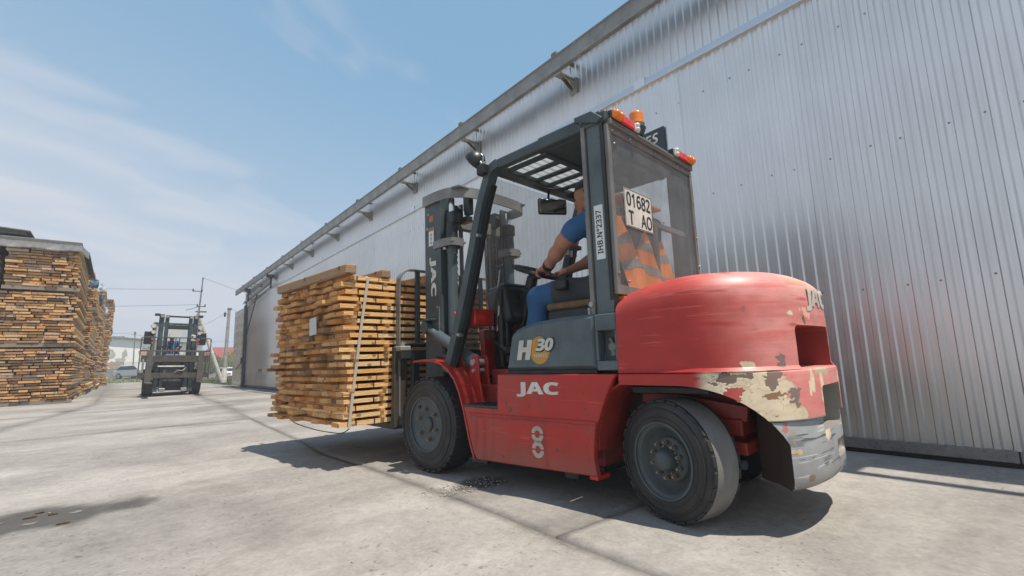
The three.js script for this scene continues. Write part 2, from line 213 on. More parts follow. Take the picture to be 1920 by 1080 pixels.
// ---------------------------------------------------------------- the warehouse with corrugated metal cladding
const WX = 4.3167;
const cladRough = tex(512, 512, (u, v) => { const k = 0.40 + 0.14 * (fbm(u * 12, v * 6, 4, 501, 6) - 0.5) + 0.08 * (fbm(u * 200, v * 4, 2, 511, 4) - 0.5); return [k, k, k]; }, false, 0.9, 0.5);
const cladTex = tex(512, 512, (u, v) => { const k = 0.92 + 0.12 * (fbm(u * 4, v * 3, 5, 521, 1) - 0.5) + 0.05 * (fbm(u * 120, v * 6, 2, 531, 2) - 0.5); return [k, k, k * 1.0]; }, true, 0.5, 0.35);
const clad = [0, 1, 2].map((i) => new THREE.MeshStandardMaterial({ color: lin(0.875 + i * 0.014, 0.90 + i * 0.014, 0.935 + i * 0.012), metalness: 0.86, roughness: 1.0 - 0.05 * i, roughnessMap: cladRough, map: cladTex }));
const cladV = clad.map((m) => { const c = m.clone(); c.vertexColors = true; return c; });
const wh = thing('warehouse', 'long warehouse clad in shiny corrugated metal sheets with an overhead door track', 'warehouse');
const PITCH = 0.0893, NR = 12, SW = PITCH * NR;
function sheet(y0, y1, xo, parent, z, mi) {          // twelve ribs from z towards -z; profile: wide pan, narrow raised rib
  const prof = []; for (let k = 0; k < NR; k++) for (const [s, d] of [[0, 0], [0.040, 0], [0.052, 0.012], [0.082, 0.012]]) prof.push([-(k * PITCH + s), d]); prof.push([-NR * PITCH, 0]);
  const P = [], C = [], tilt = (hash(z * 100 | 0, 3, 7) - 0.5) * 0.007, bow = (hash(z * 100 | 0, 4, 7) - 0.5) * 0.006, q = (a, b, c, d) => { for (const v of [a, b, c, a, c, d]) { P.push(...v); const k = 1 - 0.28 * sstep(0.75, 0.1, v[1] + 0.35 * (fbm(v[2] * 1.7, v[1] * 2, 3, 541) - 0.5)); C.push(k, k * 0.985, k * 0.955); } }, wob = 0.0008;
  const ys = y0 < 1 ? [y0, 0.16, 0.26, 0.42, 0.7, 1.2, 1.75, 2.3, 2.8, 3.3, y1] : [y0, (y0 + y1) / 2, y1];
  for (let i = 0; i + 1 < prof.length; i++) for (let j = 0; j + 1 < ys.length; j++) { const f = ([zz, d], y) => [xo - d + tilt * (zz + 0.5) + bow * Math.sin((y - y0) / (y1 - y0) * 3.1416 * (y0 < 1 ? 3 : 1)) + wob * Math.sin(zz * 6 + y * 2 + z), y, z + zz]; q(f(prof[i], ys[j]), f(prof[i], ys[j + 1]), f(prof[i + 1], ys[j + 1]), f(prof[i + 1], ys[j])); }
  const g = new THREE.BufferGeometry(); g.setAttribute('position', new THREE.Float32BufferAttribute(P, 3)); g.setAttribute('uv', new THREE.Float32BufferAttribute(new Float32Array(P.length / 3 * 2), 2)); g.computeVertexNormals();
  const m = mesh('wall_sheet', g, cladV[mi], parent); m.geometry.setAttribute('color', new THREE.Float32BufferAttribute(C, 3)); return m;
}
const zEnd = -24.2, nSh = Math.ceil((9.4 - zEnd) / SW);
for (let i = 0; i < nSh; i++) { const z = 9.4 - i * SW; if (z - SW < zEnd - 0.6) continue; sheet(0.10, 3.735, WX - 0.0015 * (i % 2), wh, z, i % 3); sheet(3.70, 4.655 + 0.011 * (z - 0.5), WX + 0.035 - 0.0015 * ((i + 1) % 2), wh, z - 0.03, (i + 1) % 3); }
const zW0 = 9.4, zW1 = zEnd - 0.3;
mesh('flashing', [ext(poly([[0, 3.685], [-0.045, 3.685], [-0.045, 3.695], [-0.040, 3.70], [-0.030, 3.765], [0.0, 3.785]]), zW0 - zW1, 0).applyMatrix4(new THREE.Matrix4().makeTranslation(WX, 0, zW1))], clad[1], wh);
for (const z of [-2.9, -8.2, -13.6, -18.9]) mesh('flashing_joint', b2(WX - 0.048, WX, 3.682, 3.788, z - 0.002, z + 0.14, 0.002), clad[2], wh);
const plinthMat = paint(lin(0.40, 0.41, 0.42), 0.6, { map: concreteTex, bumpMap: concreteBump, bumpScale: 0.01 });
for (let z = zW0; z > zW1; z -= 2.45) mesh('plinth_panel', b2(WX - 0.02, WX + 0.1, 0.028, 0.098 + 0.008 * hash(z * 10 | 0, 2, 2), z - 2.444, z, 0.006), plinthMat, wh);
mesh('bottom_channel', b2(WX - 0.005, WX + 0.16, -0.02, 0.03, zW1, zW0, 0), M.black, wh);
mesh('body', [b2(WX + 0.06, WX + 11, 0.03, 4.34, zW1 + 0.02, zW0, 0)], clad[0], wh);
mesh('roof', [bar(V(WX + 5.5, 4.68 + 0.011 * (zW1 - 0.05), zW1 - 0.05), V(WX + 5.5, 4.68 + 0.011 * zW0, zW0 + 0.1), 11.1, 0.05)], M.galv, wh);
{ // fixing screws: three rows on the lower sheets, every second or third rib
  const gs = [], cap = new THREE.SphereGeometry(0.0072, 8, 5, 0, 6.2832, 0, 1.5708).rotateZ(Math.PI / 2);
  for (const y of [0.98 + 0.22, 2.27, 3.328, 4.22]) for (let z = 9.2; z > -14; ) { gs.push(cap.clone().translate(WX - (y > 4 ? -0.034 : 0.0012), y + rr(-0.006, 0.006), z)); z -= PITCH * (hash(z * 100 | 0, y * 10 | 0, 1) > 0.3 ? 3 : 2); }
  const m = mesh('screw', gs, paint(lin(0.26, 0.275, 0.29), 0.5), wh); m.userData.kind = 'stuff';
}
// door track: a channel carried on brackets
{
  const FALL = new THREE.Matrix4().set(1, 0, 0, 0, 0, 1, 0.011, 0.022, 0, 0, 1, 0, 0, 0, 0, 1);
  const zr0 = zW0, zr1 = -24.7, L = zr0 - zr1;
  const gs = ext(poly([[0, 0], [0.058, 0], [0.058, 0.03], [0.05, 0.03], [0.046, 0.012], [0.012, 0.012], [0.012, 0.21], [0.058, 0.214], [0.07, 0.232], [-0.012, 0.232], [-0.012, 0.214], [0.0, 0.208]]), L, 0).scale(1, 0.87, 1).translate(WX - 0.315, 4.338, zr1).applyMatrix4(FALL);
  mesh('door_track', gs, paint(lin(0.31, 0.325, 0.33), 0.5, { metalness: 0.2 }), wh);
  for (let i = 0; i < 14; i++) { const z = -3.84 - 2.14 * (i - 3); if (z < zr1 + 0.3) break;
    const f = new THREE.Group(); f.name = 'track_bracket'; wh.add(f); f.position.y = 0.011 * z + 0.022 - 0.04;
    share('bracket_plate', merge([ext(poly([[WX + 0.03, 4.20], [WX - 0.01, 4.21], [WX - 0.2, 4.335], [WX - 0.2, 4.353], [WX + 0.03, 4.36]]), 0.012, 0.002).translate(0, 0, z - 0.032), ext(poly([[WX + 0.03, 4.20], [WX - 0.01, 4.21], [WX - 0.2, 4.335], [WX - 0.2, 4.353], [WX + 0.03, 4.36]]), 0.012, 0.002).translate(0, 0, z + 0.032), b2(WX - 0.012, WX + 0.03, 4.18, 4.38, z - 0.055, z + 0.065), b2(WX - 0.29, WX + 0.02, 4.335, 4.353, z - 0.05, z + 0.06, 0.002)]), M.galv, f);
    share('track_clamp', merge([b2(WX - 0.33, WX - 0.25, 4.565, 4.63, z - 0.05, z + 0.04, 0.01), b2(WX - 0.25, WX + 0.04, 4.575, 4.60, z - 0.03, z + 0.03, 0.004)]), M.midGrey, f); }
}
{ // sign fixed to the cladding; only its end shows above the forklift cab
  const s = thing('wall_sign', 'dark navy sign with white capital letters on the corrugated wall behind the forklift cab', 'sign'); s.position.set(WX - 0.02, 2.897, -3.06); s.rotation.y = -Math.PI / 2;
  mesh('sign_board', bx(1.0, 0.5, 0.012, 0, 0, 0, 0.003), mat(lin(0.024, 0.042, 0.062), { roughness: 0.45 }), s);
  mesh('lettering', [text('ES', 0.115, { sx: 1.0, shear: 0.12 }).translate(0.35, 0.150, 0.0065)], M.white, s); s.position.z = -2.59 - 0.5;
}
{ // sliding door leaf at the far end of the track
  const d = thing('sliding_door', 'tall grey sheet metal sliding door hanging from the track at the far wall end', 'door');
  mesh('door_leaf', b2(WX - 0.13, WX - 0.07, 0.06, 3.42, -25.65, -23.45, 0.01), paint(lin(0.62, 0.64, 0.66), 0.32, { metalness: 0.8 }), d);
  mesh('edge_post', [b2(WX - 0.16, WX - 0.05, 0.02, 3.5, -23.45, -23.33, 0.01)], M.midGrey, d);
  mesh('latch', [b2(WX - 0.2, WX - 0.14, 1.0, 1.25, -23.5, -23.32, 0.01), rod(V(WX - 0.2, 1.0, -23.4), V(WX - 0.2, 0.75, -24.4), 0.018)], M.dark, d);
  mesh('brace', [rod(V(WX - 0.14, 0.1, -23.25), V(WX - 0.14, 3.95, -23.0), 0.022), rod(V(WX - 0.14, 1.75, -23.3), V(WX - 0.14, 3.75, -21.0), 0.025), rod(V(WX - 0.14, 3.3, -23.1), V(WX - 0.14, 3.62, -19.6), 0.022)], M.mast, d);
  mesh('header_rail', bar(V(WX - 0.16, 3.62, -23.3), V(WX - 0.16, 3.86, -18.8), 0.06, 0.09), M.midGrey, d);
  for (const z of [-22.4, -18.6]) mesh('trolley', [b2(WX - 0.28, WX - 0.14, 3.98, 4.1, z - 0.13, z + 0.13, 0.02), b2(WX - 0.23, WX - 0.18, 3.6, 4.0, z - 0.05, z + 0.05, 0.01), cyl(0.07, 0.07, 0.05, WX - 0.33, 4.05, z, 'x')], M.dark, d);
}
// ---------------------------------------------------------------- beyond the yard
{
  const P = [], I = [], C = [], nx = 60, nz = 40; for (let j = 0; j <= nz; j++) for (let i = 0; i <= nx; i++) { const x = lerp(-70, 90, i / nx), z = lerp(-49.6, -170, (j / nz) ** 1.5), t = sstep(-49.6, -72, z); P.push(x, -0.06 + t * (0.34 - 0.10 * Math.max(0, Math.min(9, x - 2))) + 0.05 * (fbm(x * 0.7, z * 0.7, 3, 601) - 0.5) * t, z); const k = fbm(x * 0.5, z * 0.5, 4, 611), q = 0.7 + 0.6 * k; C.push(0.135 * q, 0.14 * q, 0.062 * q); }
  for (let j = 0; j < nz; j++) for (let i = 0; i < nx; i++) { const a = j * (nx + 1) + i; I.push(a, a + 1, a + nx + 2, a, a + nx + 2, a + nx + 1); }
  const g = new THREE.BufferGeometry(); g.setAttribute('position', new THREE.Float32BufferAttribute(P, 3)); g.setAttribute('color', new THREE.Float32BufferAttribute(C, 3)); g.setIndex(I); g.computeVertexNormals();
  const m = new THREE.Mesh(g, new THREE.MeshStandardMaterial({ vertexColors: true, roughness: 1, side: THREE.DoubleSide })); m.name = 'verge'; m.userData.kind = 'structure'; m.receiveShadow = true; scene.add(m);
  const bl = [], gq = rng(31); for (let i = 0; i < 1500; i++) { const x = i % 3 ? -6 + 22 * gq() : 4.5 + 8 * gq(), z = i % 3 ? -51 - 14 * gq() : -36 - 14 * gq(), h = 0.08 + 0.16 * gq(), a = gq() * 6; const w = 0.05, t = sstep(-49.6, -72, z), y = (z > -50 ? -0.3 : -0.06 + t * (0.34 - 0.10 * Math.max(0, Math.min(9, x - 2)))); const tri = new THREE.BufferGeometry(); tri.setAttribute('position', new THREE.Float32BufferAttribute([x - w * Math.cos(a), y, z - w * Math.sin(a), x + w * Math.cos(a), y, z + w * Math.sin(a), x + 0.06 * Math.sin(a), y + h + (z > -50 ? 0.28 : 0), z], 3)); tri.setAttribute('uv', new THREE.Float32BufferAttribute(6, 2)); tri.computeVertexNormals(); bl.push(tri); }
  const gr = mesh('grass', bl, mat(lin(0.12, 0.14, 0.045), { roughness: 1, side: THREE.DoubleSide })); meta(gr, 'rough grass along the far edge of the yard', 'grass', null, 'stuff');
}
{ // derelict white building, render falling off its gable
  const z = -78, b = thing('derelict_building', 'white building with flaking plaster behind the grey fence', 'building');
  mesh('wall', ext(poly([[-16, 0], [9, 0], [9, 4.2], [-1, 5.2], [-16, 4.6]]), 9, 0).translate(0, 0, z - 9), mat(lin(0.92, 0.91, 0.88), { roughness: 0.95 }), b);
  const patch = (cx, cy, rx, ry, s, m, dz) => mesh('bare_patch', blob(cx, 0, rx, ry, 0, s, 0.55).rotateX(Math.PI / 2).translate(0, cy, z + dz), m, b);
  const brick = paint(lin(0.66, 0.45, 0.34), 0.9), cement = paint(lin(0.62, 0.61, 0.56), 0.9);
  patch(-0.2, 1.8, 0.8, 0.5, 1, brick, 0.02); patch(-0.75, 3.1, 0.5, 0.55, 2, cement, 0.024); patch(0.75, 3.2, 0.25, 0.5, 3, cement, 0.02); patch(3.1, 3.3, 0.9, 0.8, 4, brick, 0.02); patch(0.4, 2.4, 0.5, 0.25, 5, cement, 0.03);  patch(4.6, 2.6, 0.9, 0.7, 7, brick, 0.02); patch(-3.5, 2.6, 1.2, 1.0, 8, cement, 0.02);
  mesh('roof_edge', [bar(V(-1.0, 5.3, z - 4.4), V(9.3, 4.3, z - 4.4), 9.6, 0.16, V(0, 1, 0), 0), bar(V(-16.3, 4.7, z - 4.4), V(-1.0, 5.3, z - 4.4), 9.6, 0.16, V(0, 1, 0), 0), b2(-1.4, 0.6, 5.16, 5.36, z - 1, z + 0.35, 0.02)], paint(lin(0.30, 0.30, 0.30), 0.9), b);
}
{ // fence of grey sheets with netting above
  const f = thing('yard_fence', 'grey sheet fence with wire netting on top below the derelict building', 'fence'), z = -72, pm = paint(lin(0.30, 0.305, 0.31), 0.8);
  for (let i = 0; i < 12; i++) { const x = -7 + i * 1.9; mesh('fence_panel', b2(x + 0.02, x + 1.88, 0.3, 1.32 + 0.03 * hash(i, 1, 1), z - 0.03, z + 0.01 * (i % 2), 0.005), pm, f); mesh('post', b2(x - 0.05, x + 0.05, 0.1, 2.0, z - 0.1, z - 0.04, 0.01), M.midGrey, f); }
  const net = []; for (let i = 0; i < 150; i++) net.push(b2(-7 + i * 0.15, -7 + i * 0.15 + 0.02, 1.34, 1.96, z - 0.07, z - 0.055, 0)); for (const y of [1.45, 1.6, 1.75, 1.9, 1.98]) net.push(b2(-7, 15.5, y, y + 0.02, z - 0.054, z - 0.04, 0)); mesh('netting', net, M.galv, f);
}
{ // house with a red hipped roof
  const h = thing('red_roof_house', 'low house with a red hipped roof beyond the yard trees', 'house');
  mesh('wall', b2(9.5, 19, -0.6, 2.5, -88, -80, 0.02), paint(lin(0.42, 0.38, 0.33), 0.9), h);
  const g = new THREE.BufferGeometry(), A = [9.1, 2.35, -79.6], B = [19.4, 2.35, -79.6], C = [19.4, 2.35, -88.4], D = [9.1, 2.35, -88.4], E = [10.6, 4.1, -84], F = [18, 4.1, -84], t = [A, B, F, A, F, E, B, C, F, C, D, E, C, E, F, D, A, E, A, C, B, A, D, C]; g.setAttribute('position', new THREE.Float32BufferAttribute(t.flat(), 3)); g.setAttribute('uv', new THREE.Float32BufferAttribute(t.length * 2, 2)); g.computeVertexNormals();
  mesh('roof', g, paint(lin(0.36, 0.075, 0.06), 0.8), h);
}
function tree(x, y, z, w, hgt, label, c, seed) {
  const t = thing('yard_tree', label, 'tree', 'trees beyond the yard'), r = rng(seed); t.position.set(x, y, z);
  mesh('trunk', [rod(V(0, -0.3, 0), V(0.1, hgt * 0.6, 0), 0.12, 0.06, 8), rod(V(0.05, hgt * 0.35, 0), V(w * 0.3, hgt * 0.75, 0.2), 0.05, 0.02, 6), rod(V(0.05, hgt * 0.3, 0), V(-w * 0.3, hgt * 0.7, -0.2), 0.05, 0.02, 6)], paint(lin(0.10, 0.08, 0.06), 0.9), t);
  const P = [], N = []; for (let i = 0; i < 2600; i++) { const a = r() * 6.28, u = r() * 2 - 1, k = Math.cbrt(r()), s = Math.sqrt(1 - u * u), lump = 0.7 + 0.5 * fbm(Math.cos(a) * 2 + 5, u * 2 + 5, 3, seed); const cx = Math.cos(a) * s * k * w * 0.55 * lump, cy = hgt * 0.55 + u * k * hgt * 0.48 * lump, cz = Math.sin(a) * s * k * w * 0.5 * lump; const q = 0.10, e = new THREE.Euler(r() * 6, r() * 6, r() * 6); for (const v of [V(-q, 0, 0), V(q, -q * 0.4, 0), V(q * 0.3, q, 0)]) { v.applyEuler(e); P.push(cx + v.x, cy + v.y, cz + v.z); } }
  const g = new THREE.BufferGeometry(); g.setAttribute('position', new THREE.Float32BufferAttribute(P, 3)); g.setAttribute('uv', new THREE.Float32BufferAttribute(P.length / 3 * 2, 2)); g.computeVertexNormals();
  mesh('crown', g, new THREE.MeshPhysicalMaterial({ color: c, roughness: 0.9, transmission: 0.3, thickness: 0, side: THREE.DoubleSide }), t);
}
tree(8.3, -0.2, -66, 2.6, 3.0, 'olive green bushy tree left of the lamp pole', lin(0.16, 0.19, 0.05), 5);
tree(10.9, -0.3, -68, 2.8, 3.1, 'bright yellow green tree above the parked white car', lin(0.30, 0.32, 0.05), 8);
tree(6.4, -0.1, -66, 2.4, 2.9, 'green bush half hidden behind the oncoming forklift', lin(0.13, 0.18, 0.05), 12);
tree(13.2, -0.3, -70, 3.0, 2.9, 'bushy tree at the door end of the wall', lin(0.22, 0.26, 0.05), 15);
function car(name, label, x, y, z, turn, c) {
  const k = thing(name, label, 'car'); k.position.set(x, y, z); k.rotation.y = turn;
  const side = poly([[-2.15, 0.28], [-2.2, 0.62], [-2.1, 0.86], [-1.75, 0.93], [-1.2, 1.38], [0.55, 1.42], [1.15, 0.96], [2.0, 0.82], [2.2, 0.6], [2.15, 0.28]]);
  mesh('body', ext(side, 1.72, 0.08).translate(0, 0, -0.86), new THREE.MeshPhysicalMaterial({ color: c, roughness: 0.35, clearcoat: 0.8 }), k);
  mesh('window', [ext(poly([[-1.68, 0.95], [-1.18, 1.3], [0.5, 1.33], [0.98, 0.96]]), 1.74, 0.01).translate(0, 0, -0.87), at(bx(0.03, 0.46, 1.36), -1.5, 1.16, 0, 0, 0, -0.9)], mat(lin(0.02, 0.022, 0.028), { roughness: 0.1 }), k);
  for (const sx of [-1.35, 1.35]) for (const sz of [-0.78, 0.78]) { const w = new THREE.Group(); w.name = 'wheel'; w.position.set(sx, 0.32, sz); k.add(w); share('tyre', merge(cyl(0.32, 0.32, 0.2, 0, 0, 0, 'z', 24)), M.rubber, w); share('rim', merge(cyl(0.2, 0.2, 0.23, 0, 0, 0, 'z', 16)), M.galv, w); }
  for (const s of [-0.66, 0.66]) { mesh('tail_light', b2(-2.21, -2.08, 0.66, 0.82, s - 0.16, s + 0.16, 0.02), M.lensRed, k); mesh('headlight', b2(2.08, 2.2, 0.6, 0.72, s - 0.18, s + 0.18, 0.02), M.lensClear, k); }
  mesh('bumper', [b2(-2.24, -2.1, 0.3, 0.5, -0.8, 0.8, 0.04), b2(2.1, 2.24, 0.3, 0.48, -0.8, 0.8, 0.04)], M.dark, k); mesh('number_plate', b2(-2.25, -2.235, 0.5, 0.61, -0.26, 0.26, 0.003), M.plate, k);
}
car('parked_car', 'white car parked behind the concrete lamp pole', 9.55, -0.42, -60, Math.PI / 2 + 0.12, lin(0.75, 0.76, 0.78));
car('parked_car', 'silver car parked before the grey fence behind the oncoming forklift', 1.75, 0.14, -63, -0.9, lin(0.42, 0.43, 0.46));
{ // poles and wires
  const p = thing('power_pole', 'tall utility pole with insulators held by a slanted white brace behind the second forklift', 'utility pole');
  mesh('pole', [rod(V(3.86, -0.1, -38), V(4.05, 4.5, -38), 0.14, 0.11, 14)], paint(lin(0.34, 0.34, 0.33), 0.8), p);
  mesh('steel_top', [rod(V(4.04, 4.3, -38), V(4.18, 6.9, -38), 0.055, 0.035, 10), b2(3.86, 4.5, 4.62, 4.72, -38.06, -37.94), b2(3.92, 4.4, 3.3, 3.42, -38.1, -37.9)], M.midGrey, p);
  mesh('crossarm', [b2(3.62, 4.2, 6.02, 6.08, -38.04, -37.96), b2(3.9, 4.42, 5.0, 5.06, -38.04, -37.96), rod(V(4.05, 5.0, -38), V(3.3, 4.7, -37.6), 0.02)], M.midGrey, p);
  for (const [x, y] of [[3.66, 6.14], [4.18, 6.96], [4.16, 6.14], [3.95, 5.12], [4.38, 5.12], [4.0, 4.0], [4.16, 3.7]]) mesh('insulator', lathe([[0, 0], [0.05, 0], [0.03, 0.03], [0.055, 0.05], [0.03, 0.08], [0.03, 0.12], [0, 0.13]], 10).translate(x, y - 0.06, -37.95), M.dark, p);
  mesh('transformer_box', [b2(3.86, 4.1, 2.3, 2.62, -37.92, -37.7, 0.02), b2(4.1, 4.3, 2.75, 2.95, -37.9, -37.75, 0.02)], M.midGrey, p);
  mesh('brace', rod(V(5.62, -0.1, -38), V(4.06, 4.5, -38), 0.13, 0.10, 14), paint(lin(0.66, 0.66, 0.63), 0.8), p);
  const q = thing('lamp_pole', 'straight concrete pole with whitewashed foot and small lamp near the wall end', 'lamp pole');
  mesh('pole', rod(V(5.74, 0.9, -38), V(5.84, 5.0, -38), 0.125, 0.085, 14), paint(lin(0.37, 0.37, 0.36), 0.8), q); mesh('white_foot', rod(V(5.70, -0.1, -38), V(5.742, 0.9, -38), 0.2, 0.14, 14), paint(lin(0.7, 0.7, 0.68), 0.8), q);
  mesh('lamp', [rod(V(5.82, 4.5, -38), V(5.55, 4.62, -37.8), 0.02), bx(0.12, 0.3, 0.1, 5.56, 4.5, -37.8, 0.03)], M.dark, q); mesh('crossbar', b2(5.72, 5.98, 4.86, 4.98, -38.1, -37.9), M.midGrey, q);
  const t = thing('thin_pole', 'thin steel pole with small insulators before the derelict building', 'utility pole'); mesh('pole', rod(V(1.52, 0.2, -71), V(1.46, 5.5, -71), 0.07, 0.05, 8), paint(lin(0.22, 0.23, 0.24), 0.7), t); mesh('insulator', [bx(0.2, 0.3, 0.1, 1.46, 5.3, -71), bx(0.5, 0.05, 0.05, 1.3, 5.15, -71)], M.midGrey, t);
  const wire = (a, b, sag, label, r = 0.009) => { const pts = []; for (let i = 0; i <= 12; i++) { const k = i / 12; pts.push(a.clone().lerp(b, k).add(V(0, -sag * 4 * k * (1 - k), 0))); } meta(mesh('overhead_wire', tube(pts, r, 30, 5), M.dark), label, 'wire'); };
  wire(V(3.66, 6.16, -38), V(-34, 7.2, -46), 0.6, 'upper overhead wire running left from the tall pole'); wire(V(3.95, 5.14, -38), V(-34, 5.9, -46), 0.7, 'lower overhead wire running left from the tall pole');
  wire(V(4.18, 6.98, -38), V(30, 5.2, -60), 0.7, 'top overhead wire running right from the tall pole'); wire(V(4.16, 3.7, -37.95), V(5.9, 4.95, -38), 0.15, 'wire slung between the tall pole and the lamp pole', 0.008); wire(V(5.9, 4.95, -38), V(12, 4.4, -46), 0.2, 'wire from the lamp pole towards the warehouse', 0.008);
  wire(V(1.46, 5.35, -71), V(-22, 5.5, -72), 0.3, 'wire running left from the thin pole', 0.013); wire(V(1.46, 5.15, -71), V(14, 4.4, -74), 0.3, 'wire running right from the thin pole', 0.013);
}
// ---------------------------------------------------------------- sawn timber
const tones = [[0.82, 0.50, 0.20], [0.86, 0.56, 0.25], [0.72, 0.40, 0.15], [0.88, 0.62, 0.32], [0.58, 0.32, 0.135], [0.68, 0.42, 0.20], [0.40, 0.28, 0.17], [0.25, 0.21, 0.17]].map((t) => { const m = wood(...t); m.vertexColors = true; return m; });
const sunlitTones = [[0.92, 0.58, 0.25], [0.95, 0.64, 0.30], [0.88, 0.52, 0.20], [0.93, 0.66, 0.36]].map((t) => { const m = wood(...t); m.vertexColors = true; return m; });  // brighter wood for the mast-side row, with sunlight painted into its colour
const woodV = (...t) => { const m = wood(...t); m.vertexColors = true; return m; };
const boardCache = new Map();
function boardGeo(len, th, w, variant = 0) {         // runs along x; a little chamfered by its own four variants of grain offset
  const k = [len.toFixed(2), th, w, variant].join(); if (boardCache.has(k)) return boardCache.get(k);
  const g = prep(new THREE.BoxGeometry(len, th, w)); { const n = g.attributes.normal, c = new Float32Array(n.count * 3).fill(1); for (let i = 0; i < n.count; i++) if (Math.abs(n.getX(i)) > 0.9) { c[i * 3] = 0.78; c[i * 3 + 1] = 0.66; c[i * 3 + 2] = 0.58; } g.setAttribute('color', new THREE.BufferAttribute(c, 3)); } const uv = g.attributes.uv; for (let i = 0; i < uv.count; i++) uv.setXY(i, uv.getX(i) + variant * 0.37, uv.getY(i) + variant * 0.23); boardCache.set(k, g); return g;
}
// ---- the forklift's frame: x forwards, y up, L to the left
const FK = { pos: V(2.352, 0, -3.189), rot: Math.PI / 2 + 0.10772 };
const P3 = (x, y, L) => V(x, y, -L);
const fkMatrix = new THREE.Matrix4().makeRotationY(FK.rot).setPosition(FK.pos);
function placed(o, x = 0, y = 0, L = 0) { o.position.copy(P3(x, y, L).applyMatrix4(fkMatrix)); o.rotation.y = FK.rot; return o; }
{
  const r = rng(5), q = (a, b) => a + (b - a) * r();
  const bun = placed(thing('lumber_bundle', 'strapped bundle of sawn boards with spacer laths carried on the red forklift forks', 'lumber'), 1.27, 0.3, 0);
  const put = (name, geo, m, x, y, L, ry = 0) => { const b = share(name, geo, m, bun); b.position.set(x - 1.27, y - 0.3, -L); b.rotation.y = Math.PI / 2 + ry; return b; };
  const NL = 21, pitch = 0.0556;
  for (let i = 0; i < NL; i++) {
    const y = 0.312 + i * pitch + 0.017, pull = i > 10 ? 0.03 * q(-1, 1) : 0.02 * q(-1, 1), rows = 11, lean = (i / NL) * -0.035;
    for (let k = 0; k < rows; k++) {
      const x = 0.607 + k * 0.1295 + lean + q(-0.004, 0.004), dark = r(), m = dark > 0.97 ? tones[7] : dark > 0.9 ? tones[6] : tones[Math.floor(q(0, 6))], wv = [0.118, 0.122, 0.126][Math.floor(q(0, 3))], th = [0.031, 0.034][Math.floor(q(0, 2))];
      const left = 0.985 + pull + q(-0.05, 0.035) + (r() > 0.9 ? q(-0.10, 0.05) : 0);
      if (k === 0) {                                 // the row that faces the mast is made up of several lengths
        const cuts = [left, ...(r() > 0.55 ? [0.88 + q(-0.02, 0.02)] : []), ...(r() > 0.25 ? [0.70 + q(-0.03, 0.03)] : []), ...(r() > 0.7 ? [0.5 + q(-0.05, 0.05)] : []), -1.0 + q(-0.03, 0.03)];
        for (let c = 0; c + 1 < cuts.length; c++) { const a = cuts[c] - (c ? 0.011 : 0), b = cuts[c + 1] + 0.0, L = Math.round((a - b) * 100) / 100; put('board', boardGeo(L, th, wv, (i + c) % 4), sunlitTones[Math.floor(q(0, 4))], x + q(-0.004, 0.003), y, (a + b) / 2); }
      } else { const len = [1.94, 1.98, 2.02][Math.floor(q(0, 3))]; put('board', boardGeo(len, th, wv, (i * 3 + k) % 4), m, x, y + q(-0.0015, 0.0015), left - len / 2, q(-0.003, 0.003)); }
    }
    if (i < NL - 1) for (const L of [0.905, 0.62, 0.1, -0.4, -0.9]) { const len = 1.47; const s = put('spacer_lath', boardGeo(len, 0.0215, 0.034, i % 4), tones[Math.floor(q(3, 7))], 1.285 + q(-0.03, 0.015) + lean, y + 0.0278, L + q(-0.02, 0.02) + 0.02 * Math.sin(i * 0.7)); s.rotation.y = q(-0.01, 0.01); }
  }
  put('overhanging_board', boardGeo(0.9, 0.03, 0.1, 1), tones[7], 1.93, 0.312 + 8 * pitch - 0.008, 0.66); put('overhanging_board', boardGeo(0.8, 0.028, 0.09, 2), tones[6], 1.97, 0.312 + 0 * pitch + 0.016, 0.60);
  // strap: over the top, down the mast side, hanging loose below, and up the far side
  const st = [V(2.04, 0.36, -0.82), V(2.0, 1.48, -0.79), V(1.96, 1.466, -0.79), V(0.535, 1.464, -0.80), V(0.50, 1.447, -0.802), V(0.512, 1.1, -0.845), V(0.525, 0.6, -0.90), V(0.53, 0.30, -0.93)].map((v) => v.sub(V(1.27, 0.3, 0)));
  mesh('strap', sweepStrip(st, 0.022, 0.003, V(0, 0, 1)), mat(lin(0.47, 0.44, 0.38), { roughness: 0.6 }), bun);
  mesh('strap_tail', tube([V(0.53, 0.30, -0.93), V(0.56, 0.275, -0.95), V(0.66, 0.262, -0.96), V(1.0, 0.262, -0.97), V(1.4, 0.285, -0.97), V(1.75, 0.305, -0.9), V(2.03, 0.35, -0.82)].map((v) => v.sub(V(1.27, 0.3, 0))), 0.004, 50, 6), M.dark, bun);
  mesh('paper_tag', at(bx(0.13, 0.14, 0.003, 0, 0, 0, 0.001), 0.975 - 1.27, 1.09 - 0.3, -1.03, 0, Math.PI, 0.06), mat(lin(0.50, 0.51, 0.52), { roughness: 0.7 }), bun);
  const beam = (L, x0, x1, w, h, label, tone, y = 1.461) => { const t = placed(thing('timber_beam', label, 'beam', 'beams lying across the lumber bundle'), (x0 + x1) / 2, y, L); mesh('beam', bx(x1 - x0, h, w, 0, h / 2, 0, 0.014, 2), tone, t); t.rotation.y += 0.012; };
  beam(0.965, 0.475, 1.84, 0.092, 0.078, 'weathered square beam on the near corner of the lumber bundle top', wood(0.42, 0.29, 0.19)); beam(0.645, 0.50, 1.85, 0.085, 0.07, 'grey brown beam on the middle of the lumber bundle top', wood(0.33, 0.24, 0.16)); beam(0.18, 0.47, 1.9, 0.12, 0.075, 'dark beam on the bundle top behind the fork backrest', wood(0.25, 0.16, 0.10));
}
